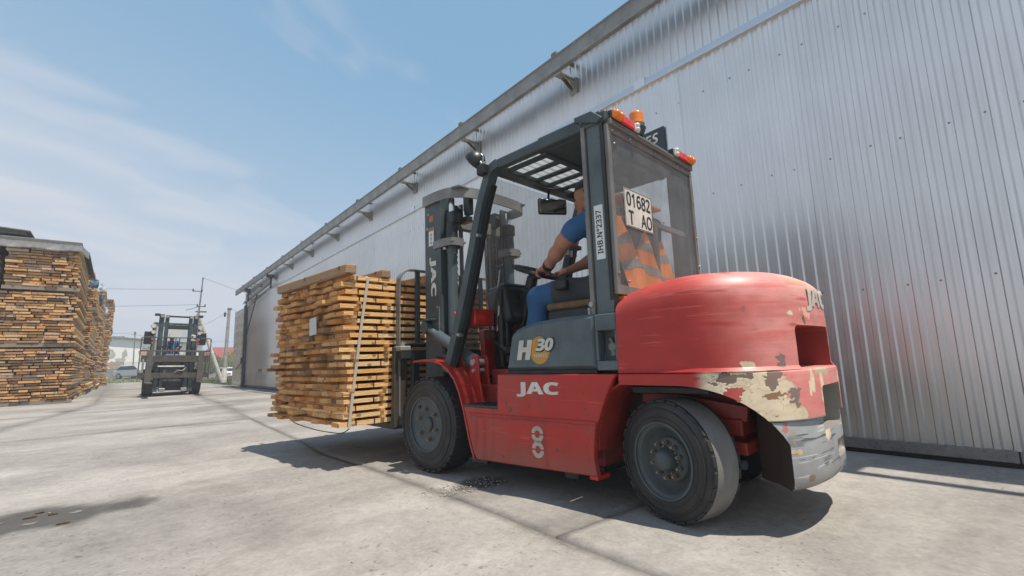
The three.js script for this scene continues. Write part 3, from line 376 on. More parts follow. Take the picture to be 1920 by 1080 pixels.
// ---- tall stacks of boards along the left side of the yard
{
  const r = rng(17), q = (a, b) => a + (b - a) * r();
  const stackTones = [[0.98, 0.74, 0.40], [0.95, 0.66, 0.31], [0.98, 0.80, 0.52], [0.84, 0.56, 0.28], [0.60, 0.45, 0.31], [0.88, 0.70, 0.48], [0.30, 0.27, 0.25], [0.82, 0.76, 0.68]].map((t) => woodV(...t));
  function pack(label, x0, x1, y0, y1, z0, len, { single = true, pitch = 0.079, group, skew = 0, zq = 0.11, jit = 0.03 } = {}) {
    const t = thing('lumber_pack', label, 'lumber', group); t.position.set((x0 + x1) / 2, y0, z0 - len / 2);
    const cx = (x0 + x1) / 2, items = [], n = Math.floor((y1 - y0 - 0.11) / pitch);
    for (let k = 0; k < 3; k++) mesh('bearer', bx(x1 - x0 + 0.04, 0.1, 0.11, 0, 0.052, len / 2 - 0.06 - k * (len / 2 - 0.06), 0.006), stackTones[k ? 4 : 6], t);
    for (let j = 0; j < n; j++) { let x = x0 + q(-jit, jit) + skew * j; const end = x1 + q(-jit, jit) + skew * j, gap = q(0, 1) > 0.7 ? 0.03 : 0.012; while (x < end - 0.09) { let w = [0.18, 0.26, 0.34, 0.44][Math.floor(q(0, 4))]; if (x + w > end) w = end - x > 0.13 ? 0.12 : end - x; w = Math.max(0.06, Math.round(w * 100) / 100); items.push([x + w / 2 - cx, 0.105 + j * pitch + pitch * 0.5 + q(-0.006, 0.006), q(-zq, zq * 0.6), w - 0.008, [0.046, 0.054, 0.062][Math.floor(q(0, 3))], Math.floor(Math.pow(q(0, 1), 1.25) * 8), q(-0.006, 0.006)]); x += w + q(0, gap); } }
    if (single) for (const [x, y, dz, w, th, m, ry] of items) { const b = share('board', boardGeo(len, th, Math.round(w * 100) / 100, Math.floor(q(0, 4))), stackTones[m], t); b.position.set(x, y, dz); b.rotation.y = Math.PI / 2 + ry; }
    else { const by = [[], [], [], []]; for (const [x, y, dz, w, th, m, ry] of items) by[m % 4].push(boardGeo(len, th, Math.round(w * 100) / 100, 0).clone().rotateY(Math.PI / 2 + ry).translate(x, y, dz)); by.forEach((g, i) => { if (g.length) { const b = new THREE.Mesh(mergeGeometries(g), stackTones[[0, 1, 5, 4][i]]); b.name = 'boards'; b.userData.kind = 'stuff'; b.castShadow = b.receiveShadow = true; t.add(b); } }); }
    return t;
  }
  pack('bottom pack of the nearest tall lumber stack at the left', -3.05, -0.93, 0.0, 1.56, -18.5, 5.2, { jit: 0.05 });
  pack('middle pack of the nearest tall lumber stack at the left', -2.80, -0.96, 1.56, 3.14, -18.52, 5.0, { jit: 0.05 });
  pack('top pack under grey sheet on the nearest tall lumber stack', -2.52, -0.98, 3.14, 4.44, -18.5, 5.1, { jit: 0.03 });
  for (const [y0, y1, w] of [[0, 1.56, 'bottom'], [1.56, 3.14, 'middle'], [3.14, 4.62, 'top']]) pack(w + ' pack of the lumber stack cut off by the left picture edge', -4.9, -2.66 - (4.6 - y1) * 0.16, y0, y1, -18.7, 5, { single: w === 'top' });
  const rows = [[-25.2, 5.4, -0.86, [[0, 1.7], [1.7, 3.3], [3.3, 4.9]], 'second'], [-32, 6, -0.74, [[0, 1.75], [1.75, 3.4], [3.4, 5.1]], 'third'], [-40.5, 6, -0.47, [[0, 1.8], [1.8, 3.6], [3.6, 5.45]], 'farthest']];
  for (const [z, len, xr, ts, nm] of rows) ts.forEach(([y0, y1], k) => { const m = pack(['bottom', 'middle', 'top'][k] + ' pack of the ' + nm + ' lumber stack along the left row', xr - 2.4, xr + 0.03 * k, y0, y1, z, len, { single: false, jit: 0.09, zq: 0.12 }); });
  // loose board ends and covers
  const felt = paint(lin(0.17, 0.178, 0.185), 0.8), cov = thing('cover_sheet', 'grey felt sheet laid over the nearest tall lumber stack', 'cover');
  const sh = new THREE.PlaneGeometry(1.95, 5.6, 30, 30).rotateX(-Math.PI / 2), sp = sh.attributes.position, P = []; for (let i = 0; i < sp.count; i++) { const x = sp.getX(i), z = sp.getZ(i), fr = sstep(2.6, 2.8, z), rt = sstep(0.76, 0.98, x); sp.setY(i, 0.03 * fbm(x * 2 + 3, z * 1.4, 3, 701) - fr * (0.21 + 0.012 * Math.sin(x * 7)) - rt * 0.2); sp.setZ(i, z - fr * 0.08); }
  sh.computeVertexNormals(); const lo = sh.clone().translate(0, -0.018, 0); { const ix = lo.index.array; for (let i = 0; i < ix.length; i += 3) { const a = ix[i]; ix[i] = ix[i + 1]; ix[i + 1] = a; } lo.computeVertexNormals(); }
  cov.position.set(-1.80, 4.50, -21.1); const cm = mesh('sheet', [sh, lo, b2(-0.9, 0.8, -0.06, 0.10, -2.6, 2.62, 0.03)], felt, cov); cm.material = felt;
  const c2 = thing('cover_sheet', 'grey sheet on the lumber stack at the left picture edge', 'cover'); c2.position.set(-3.2, 4.72, -21.2); mesh('sheet', [at(bx(2.2, 0.05, 5.4, 0, 0, 0, 0.02), 0, 0.13, 0, 0, 0, -0.06), at(bx(2.0, 0.10, 5.2), 0, 0.02, 0)], felt, c2);
  const tarpM = [mat(lin(0.05, 0.12, 0.17), { roughness: 0.6, side: THREE.DoubleSide }), mat(lin(0.34, 0.38, 0.40), { roughness: 0.7, side: THREE.DoubleSide })];
  [[-0.86, 4.25, -24.5, 0.42, 0.5, 0], [-0.72, 4.32, -26.0, 0.55, 0.45, 1], [-0.66, 3.85, -26.3, 0.35, 0.6, 0], [-0.62, 4.1, -33.0, 0.5, 0.5, 1], [-0.60, 4.45, -33.4, 0.4, 0.4, 0]].forEach(([x, y, z, w, h, m], i) => { const g = new THREE.PlaneGeometry(w * 0.6, h * 0.7, 10, 10), p = g.attributes.position; for (let k = 0; k < p.count; k++) p.setZ(k, 0.16 * (fbm(p.getX(k) * 7 + i * 3, p.getY(k) * 7, 3, 711) - 0.5)); g.computeVertexNormals(); g.rotateY(0.35 + i * 0.2).rotateZ(0.4 * (i % 2)); const o = mesh('tarpaulin', g.translate(x, y, z), tarpM[m]); meta(o, ['torn dark blue tarpaulin on the right edge of the nearest stack', 'pale flapping plastic sheet on top of the second stack', 'dark blue tarpaulin hanging down the side of the second stack', 'pale plastic sheet on the side of the third stack', 'small dark blue tarpaulin at the third stack top'][i], 'tarpaulin', 'tarpaulins on the left lumber stacks'); });
  const far = thing('cover_sheet', 'rust brown sheet lid on the farthest lumber stack', 'cover'); far.position.set(-1.55, 5.5, -43.4); mesh('sheet', bx(2.3, 0.12, 6.2, 0, 0, 0, 0.04), paint(lin(0.36, 0.20, 0.14), 0.8), far);
}
// ---------------------------------------------------------------- the red forklift
const fk = placed(thing('forklift', 'large worn red and grey forklift with enclosed rear cab carrying the lumber bundle', 'forklift'));
const bL = (x0, x1, y0, y1, L0, L1, r, s) => b2(x0, x1, y0, y1, -L1, -L0, r, s);
const both = (f) => [f(1), f(-1)];
function wheelSet(name, x, R, L, width, rimR, side, steer, boltN, boltR, dusty) {
  const w = new THREE.Group(); w.name = 'wheel'; w.position.set(x, R, -L); w.rotation.y = steer + (side < 0 ? Math.PI : 0); fk.add(w);   // local -z is the outer face
  const h = width, tread = [[rimR, 0.012], [rimR + 0.012, 0], [R * 0.80, 0.0], [R * 0.90, 0.006], [R * 0.955, dusty ? 0.012 : 0.018], [R * 0.985, dusty ? 0.02 : 0.034], [R, dusty ? 0.035 : 0.06], [R, h - (dusty ? 0.035 : 0.06)], [R * 0.985, h - 0.034], [R * 0.9, h - 0.006], [rimR, h]];
  const ty = [lathe(tread, 72).rotateX(Math.PI / 2).translate(0, 0, 0)];
  for (const k of [0.72, 0.86]) ty.push(new THREE.TorusGeometry(R * k, 0.0035, 6, 64).translate(0, 0, 0.0));
  const lugs = []; const nl = dusty ? 26 : 30; for (let i = 0; i < nl; i++) { const a = i / nl * 6.2832; for (const zz of [0.036, h - 0.036]) lugs.push(at(bx(R * (dusty ? 0.19 : 0.155), R * 0.05, dusty ? 0.022 : 0.052, 0, 0, 0, 0.008), 0, R * (dusty ? 0.985 : 0.975), dusty ? (zz < h / 2 ? 0.022 : h - 0.022) : zz).rotateZ(a)); }
  share('tyre', merge(ty.concat(dusty ? [] : lugs)), M.rubber, w);
  if (dusty) { share('tread_lug', merge(lugs), M.rubber, w); share('tread_band', merge(lathe([[R + 0.001, 0.030], [R + 0.004, 0.036], [R + 0.004, h - 0.036], [R + 0.001, h - 0.030]], 72).rotateX(Math.PI / 2)), M.rubberDusty, w); }
  const rim = [lathe([[rimR + 0.008, -0.002], [rimR + 0.008, 0.006], [rimR - 0.006, 0.014], [rimR - 0.02, 0.016], [rimR - 0.03, dusty ? 0.055 : 0.022], [rimR * 0.62, dusty ? 0.075 : 0.026], [boltR * 1.28, dusty ? 0.07 : 0.026], [boltR * 1.2, dusty ? 0.045 : 0.024], [0.0, dusty ? 0.045 : 0.024]], 64).rotateX(Math.PI / 2)];
  rim.push(dusty ? lathe([[0, -0.022], [0.03, -0.02], [0.045, -0.008], [0.050, 0.01], [0.056, 0.05]], 32).rotateX(Math.PI / 2) : cyl(0.056, 0.05, 0.018, 0, 0, 0.02, 'z', 28)); rim.push(new THREE.TorusGeometry(rimR + 0.004, 0.006, 8, 56).translate(0, 0, 0.0));
  share('rim', merge(rim), M.rim, w);
  for (let i = 0; i < boltN; i++) { const a = i / boltN * 6.2832 + 0.35, zz = dusty ? 0.032 : 0.012; share('wheel_bolt', merge([cyl(dusty ? 0.0105 : 0.0135, dusty ? 0.0105 : 0.0135, 0.018, Math.cos(a) * boltR, Math.sin(a) * boltR, zz, 'z', 6), cyl(0.007, 0.006, 0.032, Math.cos(a) * boltR, Math.sin(a) * boltR, zz - 0.006, 'z', 8)]), M.bolt, w); }
  const hb = merge(cyl(0.0055, 0.005, 0.012, 0, 0, 0, 'z', 6)); for (let i = 0; i < 10; i++) { const a = i / 10 * 6.2832, k = dusty ? 0.062 : 0.041, o = share('hub_bolt', hb, M.midGrey, w); o.position.set(Math.cos(a) * k, Math.sin(a) * k, dusty ? 0.04 : 0.008); }
  if (!dusty) share('valve_hole', merge(cyl(0.013, 0.013, 0.01, 0.10, 0.115, 0.02, 'z', 14)), M.black, w);
}
wheelSet('front', 0, 0.331, 0.617, 0.23, 0.185, 1, 0, 6, 0.105, false); wheelSet('front', 0, 0.331, -0.617, 0.23, 0.185, -1, 0, 6, 0.105, false);
wheelSet('rear', -1.776, 0.276, 0.545, 0.20, 0.168, 1, -0.27, 10, 0.080, true); wheelSet('rear', -1.776, 0.276, -0.545, 0.20, 0.168, -1, -0.27, 10, 0.080, true);
{ // side panels with arch, skirt, rib and step cut-out
  const pts = [[-0.741, 0.678], [-1.598, 0.678], [-1.575, 0.655], [-1.535, 0.585], [-1.505, 0.525], [-1.478, 0.46], [-1.462, 0.432], [-1.448, 0.40], [-1.437, 0.33], [-1.432, 0.25], [-1.448, 0.168], [-0.53, 0.148], [-0.498, 0.19], [-0.466, 0.28], [-0.449, 0.345], [-0.42, 0.44], [-0.405, 0.474], [-0.73, 0.474]];
  for (const s of [1, -1]) {
    mesh('side_panel', ext(poly(pts), 0.04, 0.006).translate(0, 0, s > 0 ? -0.605 : 0.565), redSide(), fk);
    mesh('panel_rib', [bar(P3(-0.47, 0.425, s * 0.605), P3(-1.46, 0.430, s * 0.605), 0.014, 0.022, V(0, 1, 0), 0.006), bL(-1.452, -1.40, 0.15, 0.17, s > 0 ? 0.50 : -0.605, s > 0 ? 0.605 : -0.50, 0.003)], M.red, fk);
    const arc = [[0.17, 0.775], [0.06, 0.783], [-0.06, 0.778], [-0.16, 0.757], [-0.245, 0.715], [-0.315, 0.648], [-0.365, 0.565], [-0.41, 0.45], [-0.445, 0.33], [-0.47, 0.24], [-0.51, 0.15]];
    mesh('rear_arch', sweepStrip([[-1.60, 0.63], [-1.545, 0.60], [-1.50, 0.53], [-1.47, 0.45], [-1.45, 0.38], [-1.443, 0.29]].map(([x, y]) => P3(x + 0.006, y, s * 0.415)), 0.30, 0.012, V(0, 0, 1)), M.redDark, fk);
    mesh('front_fender', sweepStrip(arc.map(([x, y]) => P3(x, y, s * 0.455)), 0.305, 0.014, V(0, 0, 1)), redSide(), fk);
    mesh('step_plate', [bL(-0.735, -0.41, 0.470, 0.486, Math.min(s * 0.33, s * 0.608), Math.max(s * 0.33, s * 0.608), 0.004)].concat([...Array(7)].map((_, i) => bL(-0.72 + i * 0.044, -0.70 + i * 0.044, 0.484, 0.490, Math.min(s * 0.35, s * 0.59), Math.max(s * 0.35, s * 0.59), 0.001))), M.dark, fk);
    mesh('mud_flap', tube([P3(0.0, 0.81, s * 0.50), P3(-0.10, 0.80, s * 0.505), P3(-0.2, 0.74, s * 0.51), P3(-0.29, 0.65, s * 0.515)], 0.016, 24, 8), M.black, fk);
  }
  function panelTex() {                                // red paint, dusty towards the ground, scuffed and scratched
    const t = tex(1024, 512, (u, v) => { const x = u * 1.9, y = 0.08 + v * 0.75, n = fbm(x * 5, y * 5, 5, 761), f = fbm(x * 30, y * 30, 3, 762), vert = fbm(x * 24, y * 3, 3, 763), hs = fbm(x * 4, y * 140, 3, 764); let c = [0.672 + 0.06 * (n - 0.5), 0.135 + 0.03 * (n - 0.5), 0.098 + 0.03 * (n - 0.5)]; const mix = (d, k) => { c = c.map((q, i) => lerp(q, d[i], k)); };
      mix([0.46, 0.36, 0.32], 0.55 * sstep(0.36, 0.12, y + 0.16 * (n - 0.5) + 0.05 * (f - 0.5))); mix([0.50, 0.30, 0.26], 0.30 * sstep(0.50, 0.70, n) ); mix([0.36, 0.09, 0.08], 0.35 * sstep(0.55, 0.75, vert) * sstep(0.7, 0.2, y)); mix([0.78, 0.42, 0.36], 0.4 * sstep(0.72, 0.78, hs) * sstep(0.5, 0.6, fbm(x * 3, y * 4, 3, 765))); mix([0.30, 0.24, 0.22], 0.8 * sstep(0.80, 0.84, fbm(x * 26, y * 26, 3, 766))); mix([0.40, 0.31, 0.28], 0.35 * sstep(0.05, 0.0, Math.abs(y - 0.415) + 0.03 * f));
      return c; });
    t.wrapS = t.wrapT = THREE.MirroredRepeatWrapping; t.repeat.set(1 / 1.9, 1 / 0.75); t.offset.set(1.7 / 1.9, -0.08 / 0.75); return t; }
  function redSide() { return M.redDust ??= new THREE.MeshPhysicalMaterial({ color: 0xffffff, roughness: 0.66, roughnessMap: grimeRough, map: panelTex(), clearcoat: 0.10, clearcoatRoughness: 0.4, bumpMap: dustBump, bumpScale: 0.0004 }); }
  mesh('chassis', [bL(-1.36, -0.30, 0.17, 0.60, -0.40, 0.40, 0.01), bL(-0.75, -0.40, 0.55, 0.70, -0.33, 0.33), bL(-2.06, -1.5, 0.34, 0.60, -0.26, 0.26, 0.02), bL(-1.0, -0.755, 0.55, 0.675, -0.56, 0.56, 0.005)], M.redDark, fk);
  mesh('underbody', [bL(-1.32, -0.1, 0.12, 0.2, -0.36, 0.36, 0.02), bL(-0.6, -0.45, 0.12, 0.45, -0.58, 0.58, 0.01), bL(-1.62, -1.36, 0.40, 0.64, -0.30, 0.30, 0.01), bL(-2.0, -1.60, 0.575, 0.615, -0.48, 0.48, 0.01), bL(-1.25, -1.15, 0.10, 0.16, 0.3, 0.5, 0.01)], M.black, fk);
  mesh('steer_axle', [rod(P3(-1.776, 0.29, -0.45), P3(-1.776, 0.29, 0.40), 0.06), bL(-1.9, -1.65, 0.22, 0.40, -0.3, 0.3, 0.02), bL(-2.10, -1.9, 0.30, 0.36, 0.1, 0.36, 0.01), bL(-2.08, -1.9, 0.38, 0.46, 0.1, 0.34, 0.01), bar(P3(-1.6, 0.56, 0.35), P3(-2.1, 0.48, 0.30), 0.05, 0.07)], M.redDark, fk);
  mesh('axle_link', [rod(P3(-1.95, 0.29, 0.40), P3(-1.9, 0.28, -0.4), 0.025), rod(P3(-2.1, 0.27, 0.40), P3(-1.85, 0.26, 0.38), 0.02), cyl(0.022, 0.02, 0.03, -2.0, 0.375, -0.34, 'y', 8)], M.mast, fk);
  mesh('hang_tag', at(bx(0.035, 0.13, 0.004), -2.06, 0.60, -0.35, 0.1, 0.2, -0.5), M.plate, fk);
}
{ // engine hood and side covers, in blue grey
  const prof = [[-0.792, 0.70], [-0.812, 0.79], [-0.838, 0.905], [-0.852, 0.925], [-0.893, 0.948], [-0.97, 0.968], [-1.056, 0.982], [-1.25, 0.992], [-1.466, 0.992], [-1.466, 0.70]];
  mesh('hood', ext(poly(prof), 1.16, 0.022).translate(0, 0, -0.58), M.grey, fk);
  mesh('hood_seam', [bL(-1.46, -0.80, 0.680, 0.699, -0.57, 0.57, 0)], M.black, fk);
  for (const s of [1, -1]) {
    const a = s > 0 ? 0.52 : -0.585, b = s > 0 ? 0.585 : -0.52;
    mesh('rear_post_cover', [bL(-1.601, -1.472, 0.695, 0.745, a, b, 0.006), bL(-1.601, -1.472, 0.90, 0.985, a, b, 0.006), bL(-1.488, -1.472, 0.745, 0.90, a, b, 0.004), bL(-1.601, -1.588, 0.745, 0.90, a, b, 0.004), bL(-1.60, -1.475, 0.74, 0.905, s > 0 ? 0.49 : -0.515, s > 0 ? 0.515 : -0.49)], M.grey, fk);
    mesh('cover_latch', [cyl(0.022, 0.018, 0.03, -1.545, 0.815, -s * 0.53, 'z', 14), bL(-1.56, -1.53, 0.765, 0.80, s > 0 ? 0.515 : -0.54, s > 0 ? 0.54 : -0.515, 0.006), rod(P3(-1.545, 0.83, s * 0.53), P3(-1.53, 0.86, s * 0.535), 0.01)], M.midGrey, fk);
  }
}
// ---- counterweight: cast block in three steps, lofted round the back, openings cut out of it
const cwPlan = (row) => {                              // points from the left front corner round the tail to the right front corner
  const out = [], n = 2.7, xs = -1.85; for (let i = 0; i < 5; i++) out.push([lerp(-1.606, xs, i / 5), row.w]);
  const m = 30; for (let i = 0; i <= 2 * m; i++) { const th = i / (2 * m) * Math.PI, c = Math.cos(th), s = Math.sin(th); out.push([xs + (row.xr - xs) * Math.pow(s, 2 / n), row.w * Math.sign(c) * Math.pow(Math.abs(c), 2 / n)]); }
  for (let i = 1; i <= 5; i++) out.push([lerp(xs, -1.606, i / 5), -row.w]);
  return out;
};
const cwRef = cwPlan({ w: 0.6, xr: -2.385 }), cwS = [0]; for (let i = 1; i < cwRef.length; i++) cwS.push(cwS[i - 1] + Math.hypot(cwRef[i][0] - cwRef[i - 1][0], cwRef[i][1] - cwRef[i - 1][1]));
const cwTot = cwS[cwS.length - 1], CWY0 = 0.10, CWY1 = 1.20, rise = (x) => { const t = Math.min(1, Math.max(0, (-1.60 - x) / 0.42)); return lerp(0.60, 1, Math.sqrt(1 - (1 - t) ** 2)); };
function cwLoft(rows, dome) {
  const P = [], UV = [], I = [], n = cwRef.length; rows.forEach((row) => cwPlan(row).forEach(([x, L], i) => { const y = dome && row.y > 0.9 ? 0.9 + (row.y - 0.9) * rise(x) : row.y; P.push(x, y, -L); UV.push(cwS[i] / cwTot, (row.y - CWY0) / (CWY1 - CWY0)); }));
  for (let j = 0; j + 1 < rows.length; j++) for (let i = 0; i < n; i++) { const k = (i + 1) % n, a = j * n + i, b = j * n + k, c = a + n, d = b + n; I.push(a, b, d, a, d, c); }
  const top = rows.length - 1, ct = P.length / 3; P.push(-1.95, rows[top].y * (dome ? 1 : 1) + (dome ? 0.008 : 0), 0); UV.push(0.5, (rows[top].y - CWY0) / (CWY1 - CWY0)); P.push(-1.95, rows[0].y, 0); UV.push(0.5, (rows[0].y - CWY0) / (CWY1 - CWY0));
  for (let i = 0; i < n; i++) { const k = (i + 1) % n; I.push(top * n + i, top * n + k, ct, k, i, ct + 1); }
  let g = new THREE.BufferGeometry(); g.setAttribute('position', new THREE.Float32BufferAttribute(P, 3)); g.setAttribute('uv', new THREE.Float32BufferAttribute(UV, 2)); g.setIndex(I); g.computeVertexNormals();
  // make it face outwards
  let vol = 0; for (let i = 0; i < I.length; i += 3) { const [a, b, c] = [0, 1, 2].map((k) => V(P[I[i + k] * 3], P[I[i + k] * 3 + 1], P[I[i + k] * 3 + 2])); vol += a.dot(b.cross(c)); }
  if (vol < 0) { for (let i = 0; i < I.length; i += 3) { const t = I[i]; I[i] = I[i + 1]; I[i + 1] = t; } g.setIndex(I); g.computeVertexNormals(); }
  return toCreasedNormals(g, 0.55);
}
const cwTex = tex(2048, 1024, (u, v) => {
  const s = u * cwTot, y = CWY0 + v * (CWY1 - CWY0);
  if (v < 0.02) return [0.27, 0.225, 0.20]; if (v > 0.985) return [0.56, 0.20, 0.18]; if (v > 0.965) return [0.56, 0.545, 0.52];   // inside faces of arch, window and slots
  const n1 = fbm(s * 4, y * 4, 5, 801), n2 = fbm(s * 3, y * 30, 4, 811), n3 = fbm(s * 18, y * 26, 4, 821), fine = vnoise(s * 260, y * 320, 831);
  const mid = Math.min(s, cwTot - s);
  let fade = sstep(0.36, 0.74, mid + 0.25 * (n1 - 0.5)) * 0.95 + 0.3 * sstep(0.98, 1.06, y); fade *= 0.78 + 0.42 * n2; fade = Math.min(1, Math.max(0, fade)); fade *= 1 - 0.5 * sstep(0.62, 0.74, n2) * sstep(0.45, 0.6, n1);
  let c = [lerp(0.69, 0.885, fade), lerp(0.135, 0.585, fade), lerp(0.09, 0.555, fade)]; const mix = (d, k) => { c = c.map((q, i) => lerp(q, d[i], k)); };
  const br = 0.94 + 0.1 * (n3 - 0.5) + 0.04 * (fine - 0.5); c = c.map((q) => q * br);
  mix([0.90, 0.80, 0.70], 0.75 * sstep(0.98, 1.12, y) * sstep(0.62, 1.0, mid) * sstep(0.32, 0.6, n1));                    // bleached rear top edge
  const scr = fbm(s * 5, y * 120, 3, 841), scrM = sstep(0.45, 0.6, fbm(s * 3, y * 5, 3, 851)); mix([0.88, 0.56, 0.52], 0.32 * sstep(0.66, 0.76, scr) * scrM); mix([0.55, 0.18, 0.15], 0.10 * sstep(0.7, 0.8, 1 - scr) * scrM); mix([0.80, 0.26, 0.22], 0.22 * sstep(0.64, 0.74, fbm(s * 4, y * 40, 3, 861)) * sstep(0.35, 0.7, mid));
  const cream = [0.84 * (0.9 + 0.2 * n3), 0.775 * (0.9 + 0.2 * n3), 0.67 * (0.88 + 0.22 * n3)], brown = [0.44, 0.375, 0.33], blobAt = (cs, cy, rs, ry, col, seed, k = 1, e = 0.9) => { const d = Math.hypot((s - cs) / rs, (y - cy) / ry) + e * ((fbm(s * 26, y * 40, 4, seed) - 0.5) * 2.6 + (fbm(s * 90, y * 110, 2, seed + 3) - 0.5) * 0.7); mix(col, k * sstep(1.05, 0.95, d)); };
  if (y < 0.684) {
    const pm = sstep(0.36, 0.44, mid) * sstep(0.86, 0.78, mid + 0.3 * (n3 - 0.5) + (y - 0.58) * 0.6);
    const cf = fbm(s * 13 + 3, y * 22, 5, 871) + 0.17 * pm - 0.04, chip = sstep(0.50, 0.515, cf); mix([0.42, 0.25, 0.21], 0.7 * pm * sstep(0.485, 0.5, cf)); mix(cream, pm * chip); mix([0.66, 0.57, 0.46], pm * chip * 0.5 * sstep(0.03, 0.0, Math.abs(fbm(s * 16, y * 26, 4, 873) - 0.5)));
    blobAt(0.50, 0.65, 0.05, 0.022, brown, 881); blobAt(0.71, 0.655, 0.035, 0.05, [0.50, 0.42, 0.37], 882); blobAt(0.80, 0.575, 0.035, 0.03, [0.5, 0.44, 0.41], 883); blobAt(0.60, 0.66, 0.03, 0.012, brown, 884); blobAt(0.70, 0.58, 0.05, 0.012, [0.55, 0.42, 0.3], 885);
    blobAt(0.93, 0.625, 0.016, 0.045, cream, 886, 1, 0.4); blobAt(0.905, 0.60, 0.010, 0.035, cream, 887, 1, 0.4); blobAt(1.02, 0.61, 0.02, 0.09, cream, 888, 1, 0.5); blobAt(1.05, 0.668, 0.09, 0.018, [0.72, 0.66, 0.56], 889); blobAt(cwTot - 0.8, 0.6, 0.2, 0.05, cream, 890);
  } else { blobAt(0.60, 0.712, 0.035, 0.016, cream, 891); blobAt(0.78, 0.73, 0.03, 0.026, [0.52, 0.43, 0.40], 892); blobAt(0.97, 0.905, 0.012, 0.02, [0.45, 0.33, 0.25], 893); blobAt(0.86, 0.93, 0.016, 0.012, cream, 894); blobAt(1.0, 0.93, 0.05, 0.02, [0.92, 0.66, 0.60], 895); blobAt(0.62, 0.95, 0.012, 0.016, [0.62, 0.38, 0.36], 896); blobAt(cwTot - 0.9, 0.8, 0.1, 0.04, cream, 897); }
  if (y < 0.476) { const g = 0.60 + 0.08 * (n1 - 0.5) + 0.05 * (n3 - 0.5) + 0.03 * (fine - 0.5), k = 1 - 0.22 * sstep(0.62, 0.72, fbm(s * 5, y * 60, 3, 911)); c = [g * k, (g + 0.01) * k, (g + 0.022) * k];
    mix([0.80, 0.80, 0.79], 0.7 * sstep(0.68, 0.74, fbm(s * 6 + 5, y * 90, 3, 921))); mix([0.25, 0.26, 0.28], 0.7 * sstep(0.74, 0.80, fbm(s * 7 + 9, y * 80, 3, 931)));
    blobAt(0.80, 0.345, 0.03, 0.008, [0.76, 0.68, 0.56], 941); blobAt(0.86, 0.235, 0.018, 0.014, [0.56, 0.45, 0.33], 942); blobAt(0.74, 0.45, 0.014, 0.022, [0.66, 0.44, 0.42], 943); blobAt(1.07, 0.40, 0.03, 0.03, cream, 944); mix([0.62, 0.55, 0.44], 0.6 * sstep(0.03, 0.0, Math.abs(mid - 0.79 - (0.35 - y) * 0.2) + 0.05 * (n3 - 0.25))); mix([0.36, 0.33, 0.30], 0.45 * sstep(0.26, 0.19, y)); }
  return c;
});
